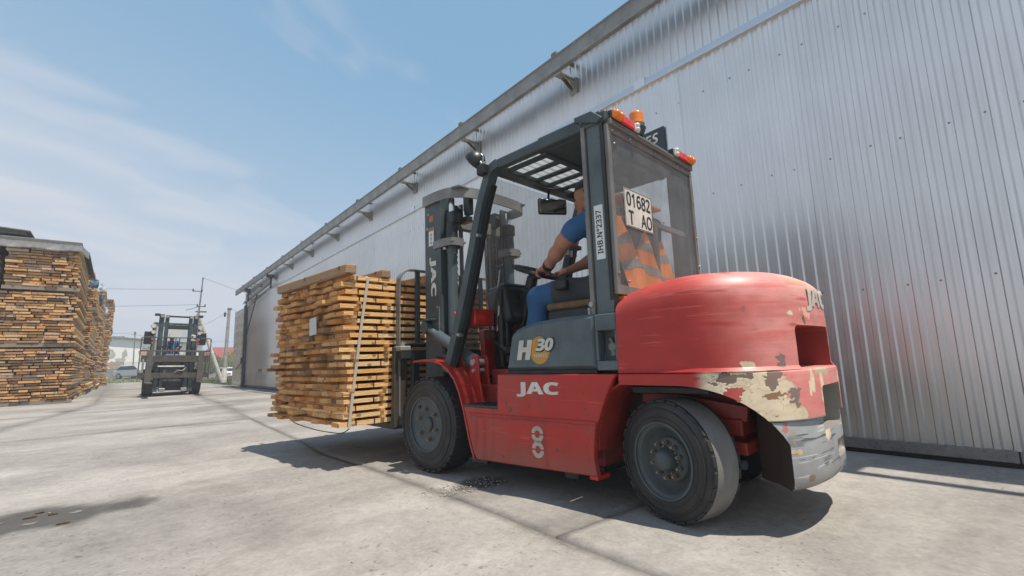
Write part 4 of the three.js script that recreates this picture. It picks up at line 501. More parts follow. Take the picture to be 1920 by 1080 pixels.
{
  cwTex.repeat.set(1, 1); cwTex.wrapS = cwTex.wrapT = THREE.ClampToEdgeWrapping;
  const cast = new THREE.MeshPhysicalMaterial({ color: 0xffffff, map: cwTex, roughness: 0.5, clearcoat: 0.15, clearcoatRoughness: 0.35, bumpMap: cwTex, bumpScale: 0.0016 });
  const rowsA = [[0.684, -0.012], [0.70, 0], [0.80, 0.0], [0.9, 0.001], [0.98, 0.004]].map(([y, i]) => ({ y, w: 0.594 - i, xr: -2.362 + i })); const R = 0.115; for (let k = 1; k <= 7; k++) { const a = k / 7 * 1.45; rowsA.push({ y: 1.140 - R + R * Math.sin(a) - 0.005, w: 0.590 - R * (1 - Math.cos(a)), xr: -2.356 + R * 1.25 * (1 - Math.cos(a)) }); }
  rowsA.push({ y: 1.144, w: 0.40, xr: -2.14 }); rowsA.push({ y: 1.150, w: 0.2, xr: -2.0 });
  const rowsB = [[0.474, 0.0], [0.486, 0.0], [0.66, 0.0], [0.676, 0.003], [0.684, 0.012]].map(([y, i]) => ({ y, w: 0.602 - i, xr: -2.385 + i }));
  const rowsC = [[0.186, 0.03], [0.20, 0.008], [0.23, 0.0], [0.458, 0.0], [0.470, 0.006], [0.4755, 0.018]].map(([y, i]) => ({ y, w: 0.611 - i, xr: -2.372 + i }));
  const ev = new Evaluator(); ev.useGroups = false; ev.attributes = ['position', 'normal', 'uv'];
  const brush = (g) => { g = g.index ? g.toNonIndexed() : g; const b = new Brush(g); b.updateMatrixWorld(); return b; };
  const cutter = (g, vv) => { g = g.index ? g.toNonIndexed() : g; const uv = g.attributes.uv; for (let i = 0; i < uv.count; i++) uv.setXY(i, 0.5, vv); return brush(g); };
  const arch = []; for (let i = 0; i <= 28; i++) { const th = Math.PI * i / 28, c = Math.cos(th), s = Math.sin(th); arch.push([-1.85 - 0.465 * Math.sign(c) * Math.pow(Math.abs(c), 2 / 2.5) * -1, 0.19 + 0.436 * Math.pow(s, 2 / 2.5)]); }
  arch[0][0] = Math.max(arch[0][0], -1.3); const archShape = [[-1.25, 0.05], [-1.25, 0.628], ...arch.filter(([x]) => x <= -1.86).map(([x, y]) => [x, y]), [-2.318, 0.05]];
  const wellPlan = [[-1.2, 0.8], [-2.36, 0.8], [-2.345, 0.56], [-2.31, 0.44], [-2.21, 0.32], [-2.11, 0.24], [-2.08, 0.12], [-2.08, -0.12], [-2.11, -0.24], [-2.21, -0.32], [-2.31, -0.44], [-2.345, -0.56], [-2.36, -0.8], [-1.2, -0.8]];
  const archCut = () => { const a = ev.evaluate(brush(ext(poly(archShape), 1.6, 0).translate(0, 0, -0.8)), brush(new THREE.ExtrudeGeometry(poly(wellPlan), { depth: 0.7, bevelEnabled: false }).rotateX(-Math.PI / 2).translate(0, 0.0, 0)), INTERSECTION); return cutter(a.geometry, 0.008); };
  const cut = (g, cs) => { let b = brush(g); for (const c of cs) { b = ev.evaluate(b, c, SUBTRACTION); b.updateMatrixWorld(); } b.geometry.userData.keepUv = true; return b.geometry; };
  const winShape = () => { const s = new THREE.Shape(); s.moveTo(-0.30, 0.66); s.lineTo(0.19, 0.66); s.lineTo(0.19, 0.845); s.quadraticCurveTo(0.19, 0.875, 0.16, 0.875); s.lineTo(-0.27, 0.875); s.quadraticCurveTo(-0.30, 0.875, -0.30, 0.845); s.closePath(); return new THREE.ExtrudeGeometry(s, { depth: 0.29, bevelEnabled: false, curveSegments: 8 }).rotateY(-Math.PI / 2).translate(-2.21, 0, 0); };
  const box = (x0, x1, y0, y1, L0, L1) => new RoundedBoxGeometry(x1 - x0, y1 - y0, L1 - L0, 3, 0.02).translate((x0 + x1) / 2, (y0 + y1) / 2, -(L0 + L1) / 2);
  const cw = new THREE.Group(); cw.name = 'counterweight'; fk.add(cw);
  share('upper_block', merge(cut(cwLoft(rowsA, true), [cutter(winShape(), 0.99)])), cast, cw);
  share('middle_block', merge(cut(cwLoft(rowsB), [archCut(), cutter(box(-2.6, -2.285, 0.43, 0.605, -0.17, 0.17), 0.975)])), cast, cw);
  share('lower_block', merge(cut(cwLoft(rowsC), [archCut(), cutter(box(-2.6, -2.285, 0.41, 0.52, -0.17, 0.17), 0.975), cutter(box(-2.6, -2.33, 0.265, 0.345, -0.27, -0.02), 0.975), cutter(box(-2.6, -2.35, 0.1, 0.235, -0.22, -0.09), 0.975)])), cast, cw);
  share('tow_pin', merge([cyl(0.018, 0.018, 0.2, -2.30, 0.5, 0, 'y', 14)]), M.midGrey, cw);
  // raised letters wrapped round the tail
  const wrap = (g, s0, y0, off) => { const p = g.attributes.position; for (let i = 0; i < p.count; i++) { const sv = s0 + p.getX(i); let k = 1; while (k < cwS.length - 1 && cwS[k] < sv) k++; const t = (sv - cwS[k - 1]) / (cwS[k] - cwS[k - 1]), a = cwRef[k - 1], b = cwRef[k], nl = Math.hypot(b[0] - a[0], b[1] - a[1]), n = [(b[1] - a[1]) / nl, -(b[0] - a[0]) / nl], y = y0 + p.getY(i), inn = 0.115 * (1 - Math.cos(Math.asin(Math.min(0.99, Math.max(0, (y - 1.03) / 0.115)))));
    const x = -1.85 + (lerp(a[0], b[0], t) + 1.85) * (2.356 - inn * 1.25 - 1.85) / 0.535, L = lerp(a[1], b[1], t) * (0.59 - inn) / 0.6, o = off + p.getZ(i); p.setXYZ(i, x + n[0] * o, y, -(L + n[1] * o)); } g.computeVertexNormals(); return g; };
  share('rear_letters', merge(wrap(subdiv(text('JAC', 0.112, { sx: 1.75, grow: 0.003 })), 1.205, 1.0, 0.004)), M.white, cw);
  function subdiv(g) { g = g.index ? g.toNonIndexed() : g; const p = g.attributes.position, out = []; const rec = (a, b, c, d) => { const ab = a.distanceTo(b), bc = b.distanceTo(c), ca = c.distanceTo(a), m = Math.max(ab, bc, ca); if (m < 0.02 || d > 5) { out.push(a, b, c); return; } if (m === ab) { const q = a.clone().lerp(b, 0.5); rec(a, q, c, d + 1); rec(q, b, c, d + 1); } else if (m === bc) { const q = b.clone().lerp(c, 0.5); rec(a, b, q, d + 1); rec(a, q, c, d + 1); } else { const q = c.clone().lerp(a, 0.5); rec(a, b, q, d + 1); rec(q, b, c, d + 1); } }; for (let i = 0; i < p.count; i += 3) rec(...[0, 1, 2].map((k) => new THREE.Vector3().fromBufferAttribute(p, i + k)), 0); const r = new THREE.BufferGeometry(); r.setAttribute('position', new THREE.Float32BufferAttribute(out.flatMap((v) => [v.x, v.y, v.z]), 3)); r.setAttribute('uv', new THREE.Float32BufferAttribute(out.length * 2, 2)); r.computeVertexNormals(); return r; }
}
// ---- letters on the left side (text runs from front to rear)
const onLeft = (g, x, y, L, rot = 0) => { if (rot) g.rotateZ(rot); return g.rotateY(Math.PI).translate(x, y, -L); };
mesh('maker_letters', onLeft(text('JAC', 0.080, { sx: 2.12, grow: 0.003 }), -1.068, 0.592, 0.606), M.white, fk);
{
  const ring = (a0, a1, cy, ry = 1) => new THREE.RingGeometry(0.020, 0.044, 24, 1, a0, a1).scale(1, ry, 1).translate(0, cy, 0), g = [ring(0.10, Math.PI - 0.2, 0.042), ring(Math.PI + 0.10, Math.PI - 0.2, 0.040), ring(0.10, Math.PI - 0.2, -0.042), ring(Math.PI + 0.10, Math.PI - 0.2, -0.044), new THREE.PlaneGeometry(0.05, 0.012)];
  mesh('painted_number', onLeft(mergeGeometries(g.map((q) => prep(q))), -1.057, 0.305, 0.6065), paint(lin(0.55, 0.53, 0.47), 0.7), fk);
  const disc = new THREE.CircleGeometry(0.076, 40).scale(1, 1.05, 1); mesh('model_badge', onLeft(disc, -1.078, 0.815, 0.5815), M.yellow, fk);
  mesh('model_letters', [onLeft(text('H', 0.106, { sx: 1.15, shear: 0.22, grow: 0.005 }), -0.962, 0.82, 0.583), onLeft(text('30', 0.066, { sx: 1.25, shear: 0.28, grow: 0.003 }), -1.122, 0.846, 0.5845)], M.white, fk);
  mesh('series_letters', onLeft(text('SERIES', 0.019, { sx: 1.25 }), -1.085, 0.785, 0.583), M.white, fk); mesh('badge_shadow', onLeft(text('30', 0.066, { sx: 1.25, shear: 0.28, grow: 0.008, depth: 0.0005 }), -1.124, 0.844, 0.5825), M.ink, fk);
}
// ---- overhead guard
{
  const gm = M.mast, front = (s) => [P3(-0.165, 0.70, s * 0.525), P3(-0.30, 1.03, s * 0.525), P3(-0.43, 1.40, s * 0.525), P3(-0.55, 1.78, s * 0.525), P3(-0.62, 1.96, s * 0.52), P3(-0.665, 2.045, s * 0.52), P3(-0.74, 2.078, s * 0.515)];
  for (const s of [1, -1]) { mesh('front_pillar', sweepRect(front(s), 0.062, 0.075, V(0, 0, 1)), gm, fk);
    for (const [x, y] of [[-0.28, 0.96], [-0.50, 1.63]]) mesh('pillar_clip', at(bx(0.09, 0.022, 0.075, 0, 0, 0, 0.004), x - 0.004, y, -s * 0.525, 0, 0, 0.33), M.galv, fk);
    mesh('pillar_seal', sweepRect(front(s).slice(0, 5).map((v) => v.clone().add(V(-0.052, -0.012, s * 0.012))), 0.022, 0.03, V(0, 0, 1)), M.black, fk); }
  for (const s of [1, -1]) mesh('roof_rail', [bar(P3(-0.70, 2.075, s * 0.515), P3(-1.60, 2.082, s * 0.515), 0.06, 0.07, V(0, 1, 0), 0.016)], gm, fk);
  mesh('roof_frame', [bL(-0.745, -0.635, 2.035, 2.075, -0.49, 0.49, 0.012), bL(-1.60, -1.065, 2.045, 2.075, -0.49, 0.49, 0.006), bL(-1.12, -1.075, 2.03, 2.06, -0.49, 0.49, 0.006), bL(-1.42, -1.38, 2.02, 2.06, -0.49, 0.49, 0.006)], gm, fk);
  for (let i = 0; i < 7; i++) { const L = 0.428 - i * 0.1435; mesh('roof_bar', bL(-1.08, -0.72, 2.046, 2.062, L - 0.023, L + 0.023, 0.003), gm, fk); }
  mesh('roof_sheet', [bL(-1.10, -0.66, 2.082, 2.086, -0.5, 0.5, 0)], new THREE.MeshPhysicalMaterial({ color: lin(0.86, 0.88, 0.88), roughness: 0.5, transmission: 0.8, thickness: 0 }), fk);
  const ribs = []; for (let i = 0; i < 7; i++) ribs.push(bL(-1.09 + i * 0.062, -1.083 + i * 0.062, 2.0862, 2.096, -0.5, 0.5, 0)); mesh('roof_sheet_rib', ribs, M.midGrey, fk);
  mesh('roof_top', [bL(-1.565, -1.10, 2.084, 2.122, -0.545, 0.545, 0.012), ext(poly([[-1.545, 2.045], [-1.588, 2.062], [-1.52, 2.125], [-1.40, 2.128], [-1.40, 2.10]]), 1.13, 0.004).translate(0, 0, -0.565)], gm, fk);
  // rear posts with plate and bright edges
  for (const s of [1, -1]) { const a = (l0, l1) => [Math.min(s * l0, s * l1), Math.max(s * l0, s * l1)];
    mesh('rear_post', [bL(-1.562, -1.455, 0.98, 2.06, ...a(0.47, 0.533), 0.008)], M.grey, fk); mesh('post_edge', [bL(-1.452, -1.424, 0.965, 2.11, ...a(0.50, 0.545), 0.005)], M.midGrey, fk); mesh('post_seam', [bL(-1.565, -1.560, 1.0, 1.98, ...a(0.528, 0.536), 0)], M.midGrey, fk);
    mesh('door_latch', [bL(-1.425, -1.412, 0.95, 1.03, ...a(0.53, 0.555), 0.004), cyl(0.014, 0.012, 0.02, -1.438, 1.045, -s * 0.55, 'z', 10), cyl(0.008, 0.008, 0.014, -1.438, 2.09, -s * 0.548, 'z', 8)], M.lightGrey, fk);
    if (s > 0) { mesh('number_strip', bL(-1.536, -1.479, 1.285, 1.587, 0.531, 0.5355, 0.001), M.plate, fk); mesh('strip_letters', onLeft(text('IHB.N\u00b02337', 0.034, { f: fontR, sx: 1.0, grow: 0.0008, depth: 0.001 }), -1.507, 1.436, 0.536, Math.PI / 2), M.ink, fk); } }
  function sweepRect(path, w, h, side) { return sweepStrip(new THREE.CatmullRomCurve3(path, false, 'catmullrom', 0.5).getPoints(26), h, w, side); }
  M.sweepRect = sweepRect;
  // work lamp on its bracket
  const lampG = [at(lathe([[0.0, 0.05], [0.035, 0.047], [0.062, 0.02], [0.075, -0.005], [0.078, -0.03], [0.070, -0.034]], 28), 0, 0, 0, 0.10, 0, 1.0).translate(-0.545, 2.165, -0.55)];
  mesh('work_lamp', [...lampG, bL(-0.66, -0.59, 2.02, 2.09, 0.535, 0.60, 0.006)], M.black, fk); mesh('lamp_bracket', [rod(P3(-0.62, 2.08, 0.565), P3(-0.565, 2.16, 0.555), 0.012), new THREE.TorusGeometry(0.036, 0.007, 8, 20, 4).rotateY(0.5).translate(-0.575, 2.155, -0.565), cyl(0.014, 0.014, 0.03, -0.625, 2.10, -0.56, 'y', 8)], M.steel, fk); mesh('lamp_lens', at(cyl(0.068, 0.068, 0.006, 0, -0.032, 0), 0, 0, 0, 0.10, 0, 1.0).translate(-0.545, 2.165, -0.55), M.lensClear, fk);
}
// ---- rear window with licence plate, lights and beacon
{
  const x = -1.585, bw = 0.034; const fr = [bL(x - 0.012, x + 0.012, 1.085, 2.03, 0.50, 0.535, 0.004), bL(x - 0.012, x + 0.012, 1.085, 2.03, -0.535, -0.50, 0.004), bL(x - 0.012, x + 0.012, 1.995, 2.03, -0.5, 0.5, 0.004), bL(x - 0.012, x + 0.012, 1.085, 1.135, -0.5, 0.5, 0.004)];
  mesh('window_frame', fr, M.midGrey, fk); for (const k of [1, -1]) mesh('window_gasket', [bL(x + 0.012, x + 0.03, 1.06, 2.03, Math.min(k * 0.533, k * 0.55), Math.max(k * 0.533, k * 0.55), 0.003)], M.black, fk);
  mesh('rear_pane', new THREE.PlaneGeometry(1.03, 0.92).rotateY(-Math.PI / 2).translate(x - 0.002, 1.56, 0), M.paneDusty, fk);
  mesh('guard_bar', [bL(x + 0.035, x + 0.06, 1.555, 1.59, -0.53, 0.53, 0.004), bL(x + 0.035, x + 0.06, 1.06, 1.56, -0.055, -0.02, 0.004)], M.midGrey, fk);
  const sc = []; for (const [y, L] of [[1.93, 0.475], [1.20, 0.515], [1.55, -0.515], [1.80, -0.515], [1.35, -0.515], [2.012, 0.3], [2.012, 0], [2.012, -0.3], [1.16, 0.42], [1.13, 0.12], [1.573, -0.04], [2.005, 0.49], [2.0, -0.49]]) sc.push(new THREE.SphereGeometry(0.0075, 8, 6).translate(x - 0.014, y, -L)); mesh('window_screw', sc, M.steel, fk);
  const onRear = (g, y, L) => g.rotateY(-Math.PI / 2).translate(x - 0.008, y, -L);
  mesh('licence_plate', bL(x - 0.0075, x - 0.0045, 1.478, 1.702, 0.088, 0.398, 0.001), M.white, fk);
  mesh('plate_letters', [onRear(text('01682', 0.078, { f: fontR, sx: 0.93, grow: 0.0025, depth: 0.0008 }), 1.642, 0.243), onRear(text('T', 0.078, { f: fontR, sx: 0.9, grow: 0.0025, depth: 0.0008 }), 1.535, 0.335), onRear(text('AO', 0.078, { f: fontR, sx: 0.9, grow: 0.0025, depth: 0.0008 }), 1.535, 0.165)], M.ink, fk);
  mesh('plate_border', [bL(x - 0.0085, x - 0.0074, 1.481, 1.484, 0.09, 0.396, 0), bL(x - 0.0085, x - 0.0074, 1.696, 1.699, 0.09, 0.396, 0), bL(x - 0.0085, x - 0.0074, 1.481, 1.699, 0.393, 0.396, 0), bL(x - 0.0085, x - 0.0074, 1.481, 1.699, 0.09, 0.093, 0)], M.ink, fk);

  mesh('light_rail', [bL(x - 0.03, x + 0.02, 2.03, 2.062, -0.52, 0.52, 0.006), bL(x - 0.034, x - 0.03, 2.045, 2.05, -0.5, 0.5, 0)], M.midGrey, fk);
  for (const s of [1, -1]) { const l = new THREE.Group(); l.name = 'tail_light'; fk.add(l); const a = (p, q) => [Math.min(s * p, s * q), Math.max(s * p, s * q)];
    share('light_base', merge(bL(x - 0.032, x + 0.004, 2.058, 2.112, ...a(0.225, 0.515), 0.004)), M.dark, l);
    share('turn_lens', merge([bL(x - 0.052, x - 0.028, 2.064, 2.116, ...a(0.42, 0.51), 0.012, 2), new THREE.SphereGeometry(0.022, 12, 8).translate(x - 0.05, 2.092, -s * 0.44), new THREE.SphereGeometry(0.022, 12, 8).translate(x - 0.05, 2.092, -s * 0.487)]), M.amber, l); share('brake_lens', merge([bL(x - 0.050, x - 0.028, 2.062, 2.112, ...a(0.352, 0.418), 0.008, 2), bL(x - 0.048, x - 0.028, 2.062, 2.112, ...a(0.285, 0.35), 0.008, 2)]), M.lensRed, l);
    share('reverse_lens', merge([bL(x - 0.048, x - 0.028, 2.062, 2.112, ...a(0.228, 0.283), 0.008, 2), new THREE.SphereGeometry(0.018, 10, 8).translate(x - 0.044, 2.10, -s * 0.255), new THREE.SphereGeometry(0.018, 10, 8).translate(x - 0.044, 2.075, -s * 0.255)]), M.lensClear, l); }
  const bc = new THREE.Group(); bc.name = 'beacon'; fk.add(bc); const bp = (g) => g.translate(x + 0.015, 0, -0.148);
  share('beacon_bracket', merge([bp(b2(-0.02, 0.02, 2.05, 2.12, -0.035, 0.035, 0.01)), bp(cyl(0.036, 0.054, 0.05, 0, 2.112, 0, 'y', 24)), bp(cyl(0.05, 0.046, 0.03, 0, 2.150, 0, 'y', 28)), bp(b2(-0.03, 0.05, 2.05, 2.07, -0.04, 0.04, 0.005))]), M.mast, bc);
  share('beacon_lens', merge(bp(lathe([[0, 2.246], [0.034, 2.245], [0.041, 2.236], [0.043, 2.225], [0.041, 2.220], [0.044, 2.214], [0.042, 2.205], [0.045, 2.198], [0.043, 2.188], [0.046, 2.18], [0.047, 2.164]], 32))), M.amber, bc);
}
// ---- mast, tilt cylinders, carriage, forks, load backrest
{
  const tilt = (g) => g; const up = [], inr = [], chain = [];
  for (const s of [1, -1]) {
    const a = (p, q) => [Math.min(s * p, s * q), Math.max(s * p, s * q)];
    mesh('mast_upright', [bL(0.085, 0.300, 0.12, 2.13, ...a(0.372, 0.398), 0.006), bL(0.085, 0.108, 0.12, 2.13, ...a(0.295, 0.375), 0.005), bL(0.277, 0.300, 0.12, 2.13, ...a(0.295, 0.375), 0.005)], M.mast, fk);
    mesh('inner_upright', [bL(0.125, 0.265, 0.16, 2.10, ...a(0.335, 0.358), 0.005), bL(0.125, 0.145, 0.16, 2.10, ...a(0.265, 0.34), 0.005), bL(0.245, 0.265, 0.16, 2.10, ...a(0.265, 0.34), 0.005)], M.dark, fk);
    mesh('mast_edge_wear', [bL(0.0835, 0.0855, 0.5, 1.05, ...a(0.374, 0.396), 0), bL(0.300, 0.3015, 0.9, 1.7, ...a(0.376, 0.394), 0)], M.steel, fk);
    mesh('lift_cylinder', [cyl(0.040, 0.040, 1.50, 0.03, 0.92, -s * 0.325, 'y', 24), cyl(0.046, 0.046, 0.06, 0.03, 1.655, -s * 0.325, 'y', 24)], M.grey, fk); mesh('cylinder_rod', [cyl(0.026, 0.026, 0.42, 0.03, 1.87, -s * 0.325, 'y', 18)], M.chrome, fk);
    mesh('cylinder_head', [cyl(0.05, 0.046, 0.12, 0.03, 1.81, -s * 0.325, 'y', 20), bL(-0.03, 0.07, 1.86, 1.97, ...a(0.27, 0.36), 0.02)], M.dark, fk);
    mesh('cylinder_clamp', [sweepStrip([P3(0.17, 1.705, s * 0.405), P3(0.02, 1.705, s * 0.405), P3(-0.045, 1.705, s * 0.385), P3(-0.06, 1.705, s * 0.33), P3(-0.045, 1.705, s * 0.27), P3(0.08, 1.705, s * 0.24)], 0.062, 0.012, V(0, 1, 0)), bL(-0.055, 0.09, 1.70, 1.715, ...a(0.25, 0.40), 0.003)], M.barGrey, fk); mesh('clamp_bolt', [cyl(0.014, 0.014, 0.05, 0.10, 1.645, -s * 0.36, 'y', 8), cyl(0.016, 0.016, 0.05, 0.0, 1.645, -s * 0.33, 'y', 8), cyl(0.02, 0.02, 0.02, 0.05, 1.66, -s * 0.38, 'y', 8)], M.steel, fk);
    const links = []; for (let i = 0; i < 52; i++) links.push(bL(0.105 + 0.004 * (i % 2), 0.135 - 0.004 * (i % 2), 0.75 + i * 0.024, 0.77 + i * 0.024, ...a(0.205 + 0.004 * (i % 2), 0.235 - 0.004 * (i % 2)), 0.003)); mesh('lift_chain', links, M.worn, fk);
    mesh('hose', [tube([P3(0.12, 0.7, s * 0.17), P3(0.11, 1.2, s * 0.165), P3(0.12, 1.95, s * 0.17)], 0.011, 30, 8), tube([P3(0.14, 0.7, s * 0.13), P3(0.13, 1.3, s * 0.135), P3(0.14, 1.95, s * 0.13)], 0.009, 30, 8)], M.midGrey, fk);
    mesh('chain_roller', [cyl(0.06, 0.06, 0.04, 0.10, 2.0, -s * 0.22, 'z', 24), bL(0.05, 0.16, 1.93, 2.07, ...a(0.185, 0.196), 0.004)], M.dark, fk);
    mesh('mast_bolt', [cyl(0.011, 0.010, 0.012, 0.24, 1.98, -s * 0.40, 'z', 8), cyl(0.014, 0.012, 0.014, 0.255, 1.86, -s * 0.40, 'z', 8), cyl(0.010, 0.010, 0.012, 0.13, 1.20, -s * 0.40, 'z', 8)], M.lightGrey, fk);
    // tilt cylinder and its red bracket
    mesh('tilt_cylinder', [rod(P3(0.10, 0.97, s * 0.42), P3(-0.34, 0.755, s * 0.42), 0.044, 0.044, 20), rod(P3(0.24, 1.04, s * 0.42), P3(0.08, 0.96, s * 0.42), 0.026, 0.026, 16), rod(P3(-0.30, 0.775, s * 0.42), P3(-0.35, 0.75, s * 0.42), 0.05, 0.05, 20)], M.grey, fk);
    mesh('tilt_pin', [cyl(0.05, 0.05, 0.06, 0.25, 1.045, -s * 0.42, 'z', 20), bL(0.19, 0.30, 1.02, 1.10, ...a(0.375, 0.40), 0.006), bL(0.14, 0.32, 1.095, 1.107, ...a(0.34, 0.455), 0.003)], M.mast, fk);
    for (const L of [0.375, 0.462]) mesh('tilt_bracket', ext(poly([[-0.27, 0.45], [-0.31, 0.66], [-0.335, 0.78], [-0.36, 0.805], [-0.395, 0.80], [-0.415, 0.77], [-0.415, 0.66], [-0.46, 0.45]]), 0.016, 0.003).translate(0, 0, s > 0 ? -L - 0.008 : L - 0.008), M.red, fk); mesh('bracket_pin', [cyl(0.022, 0.022, 0.125, -0.365, 0.757, -s * 0.42, 'z', 16), cyl(0.012, 0.012, 0.135, -0.375, 0.70, -s * 0.42, 'z', 12)], M.lightGrey, fk);
    mesh('warning_label', [bL(0.176, 0.243, 1.71, 1.86, ...a(0.398, 0.3995), 0)], M.plate, fk); mesh('label_stripe', [bL(0.178, 0.241, 1.835, 1.858, ...a(0.3995, 0.4002), 0), bL(0.185, 0.235, 1.915, 1.965, ...a(0.398, 0.3992), 0)], paint(lin(0.5, 0.16, 0.06), 0.5), fk);
    const icon = []; for (let i = 0; i < 3; i++) icon.push(new THREE.RingGeometry(0.007, 0.012, 16).rotateY(s > 0 ? Math.PI : 0).translate(0.21, 1.735 + i * 0.034, -s * 0.4001)); mesh('label_symbol', icon, M.ink, fk);
  }
  mesh('mast_letters', onLeft(text('JAC', 0.080, { sx: 2.15, grow: 0.003 }), 0.19, 1.45, 0.399, -Math.PI / 2), M.white, fk); mesh('mast_stripe', [bL(0.105, 0.118, 0.98, 1.20, 0.398, 0.3993, 0)], M.lightGrey, fk);
  const topPath = [P3(0.30, 2.10, 0.412), P3(0.12, 2.10, 0.416), P3(-0.02, 2.10, 0.395), P3(-0.10, 2.10, 0.33), P3(-0.145, 2.10, 0.22), P3(-0.16, 2.10, 0), P3(-0.145, 2.10, -0.24), P3(-0.125, 2.10, -0.33), P3(-0.09, 2.10, -0.385), P3(-0.03, 2.10, -0.415), P3(0.12, 2.10, -0.42), P3(0.30, 2.10, -0.415)];
  mesh('mast_cross_bar', [M.sweepRect(topPath, 0.016, 0.085, V(0, 1, 0)), ext(poly([[-0.14, -0.38], [-0.14, 0.38], [-0.06, 0.40], [-0.0, 0.28], [-0.0, -0.28], [-0.06, -0.40]]), 0.014, 0.002).rotateX(-Math.PI / 2).translate(0, 2.128, 0)], M.barGrey, fk);
  mesh('mast_inner_bar', [bL(0.10, 0.15, 1.86, 1.98, -0.30, 0.30, 0.02), bL(0.12, 0.20, 0.20, 0.34, -0.34, 0.34, 0.02)], M.barGrey, fk);
  mesh('chain_anchor', [bL(-0.05, 0.02, 1.96, 2.17, 0.155, 0.205, 0.008), bL(-0.03, 0.08, 1.90, 1.95, 0.15, 0.21, 0.006)], M.mast, fk); mesh('anchor_stripe', [bL(0.02, 0.027, 2.0, 2.16, 0.158, 0.202, 0)], M.redDark, fk);
  // carriage and forks
  mesh('carriage', [bL(0.395, 0.455, 0.80, 0.87, -0.56, 0.56, 0.008), bL(0.395, 0.455, 0.29, 0.36, -0.56, 0.56, 0.008), bL(0.35, 0.40, 0.32, 0.86, -0.30, -0.22, 0.006), bL(0.35, 0.40, 0.32, 0.86, 0.22, 0.30, 0.006), bL(0.385, 0.43, 0.27, 0.86, 0.40, 0.46, 0.006), bL(0.385, 0.43, 0.27, 0.86, -0.46, -0.40, 0.006)], M.dark, fk);
  for (const s of [1, -1]) { const Lc = s * 0.525, fkp = (d0, d1, w) => { const sh = poly([[0.46, 0.90], [0.46, 0.275], [0.48, 0.255], [1.62, 0.272], [1.64, 0.28], [1.62, 0.287], [0.54, 0.302], [0.515, 0.325], [0.505, 0.90]]); return ext(sh, w, 0.004).translate(0, 0, -Lc - w / 2); }; mesh('fork', fkp(0, 0, 0.12), M.worn, fk); mesh('fork_hook', [bL(0.39, 0.50, 0.865, 0.905, Math.min(Lc - 0.05, Lc + 0.05), Math.max(Lc - 0.05, Lc + 0.05), 0.01), cyl(0.018, 0.018, 0.05, 0.44, 0.91, -Lc, 'y', 10)], M.lightGrey, fk); }
  const frame = (s) => [P3(0.475, 0.30, s * 0.545), P3(0.475, 0.87, s * 0.545), P3(0.470, 1.40, s * 0.545), P3(0.468, 1.49, s * 0.525), P3(0.466, 1.535, s * 0.47), P3(0.466, 1.545, s * 0.40)];
  mesh('load_backrest', [...both((s) => sweepStrip(new THREE.CatmullRomCurve3(frame(s), false, 'catmullrom', 0.4).getPoints(40), 0.055, 0.012, V(1, 0, 0))), bL(0.44, 0.495, 1.538, 1.552, -0.41, 0.41, 0.003), bL(0.445, 0.49, 0.92, 0.935, -0.54, 0.54, 0.003)], M.midGrey, fk);
  for (const L of [0.36, 0.12, -0.12, -0.36]) mesh('backrest_bar', bL(0.455, 0.48, 0.93, 1.54, L - 0.02, L + 0.02, 0.003), M.mast, fk);
}
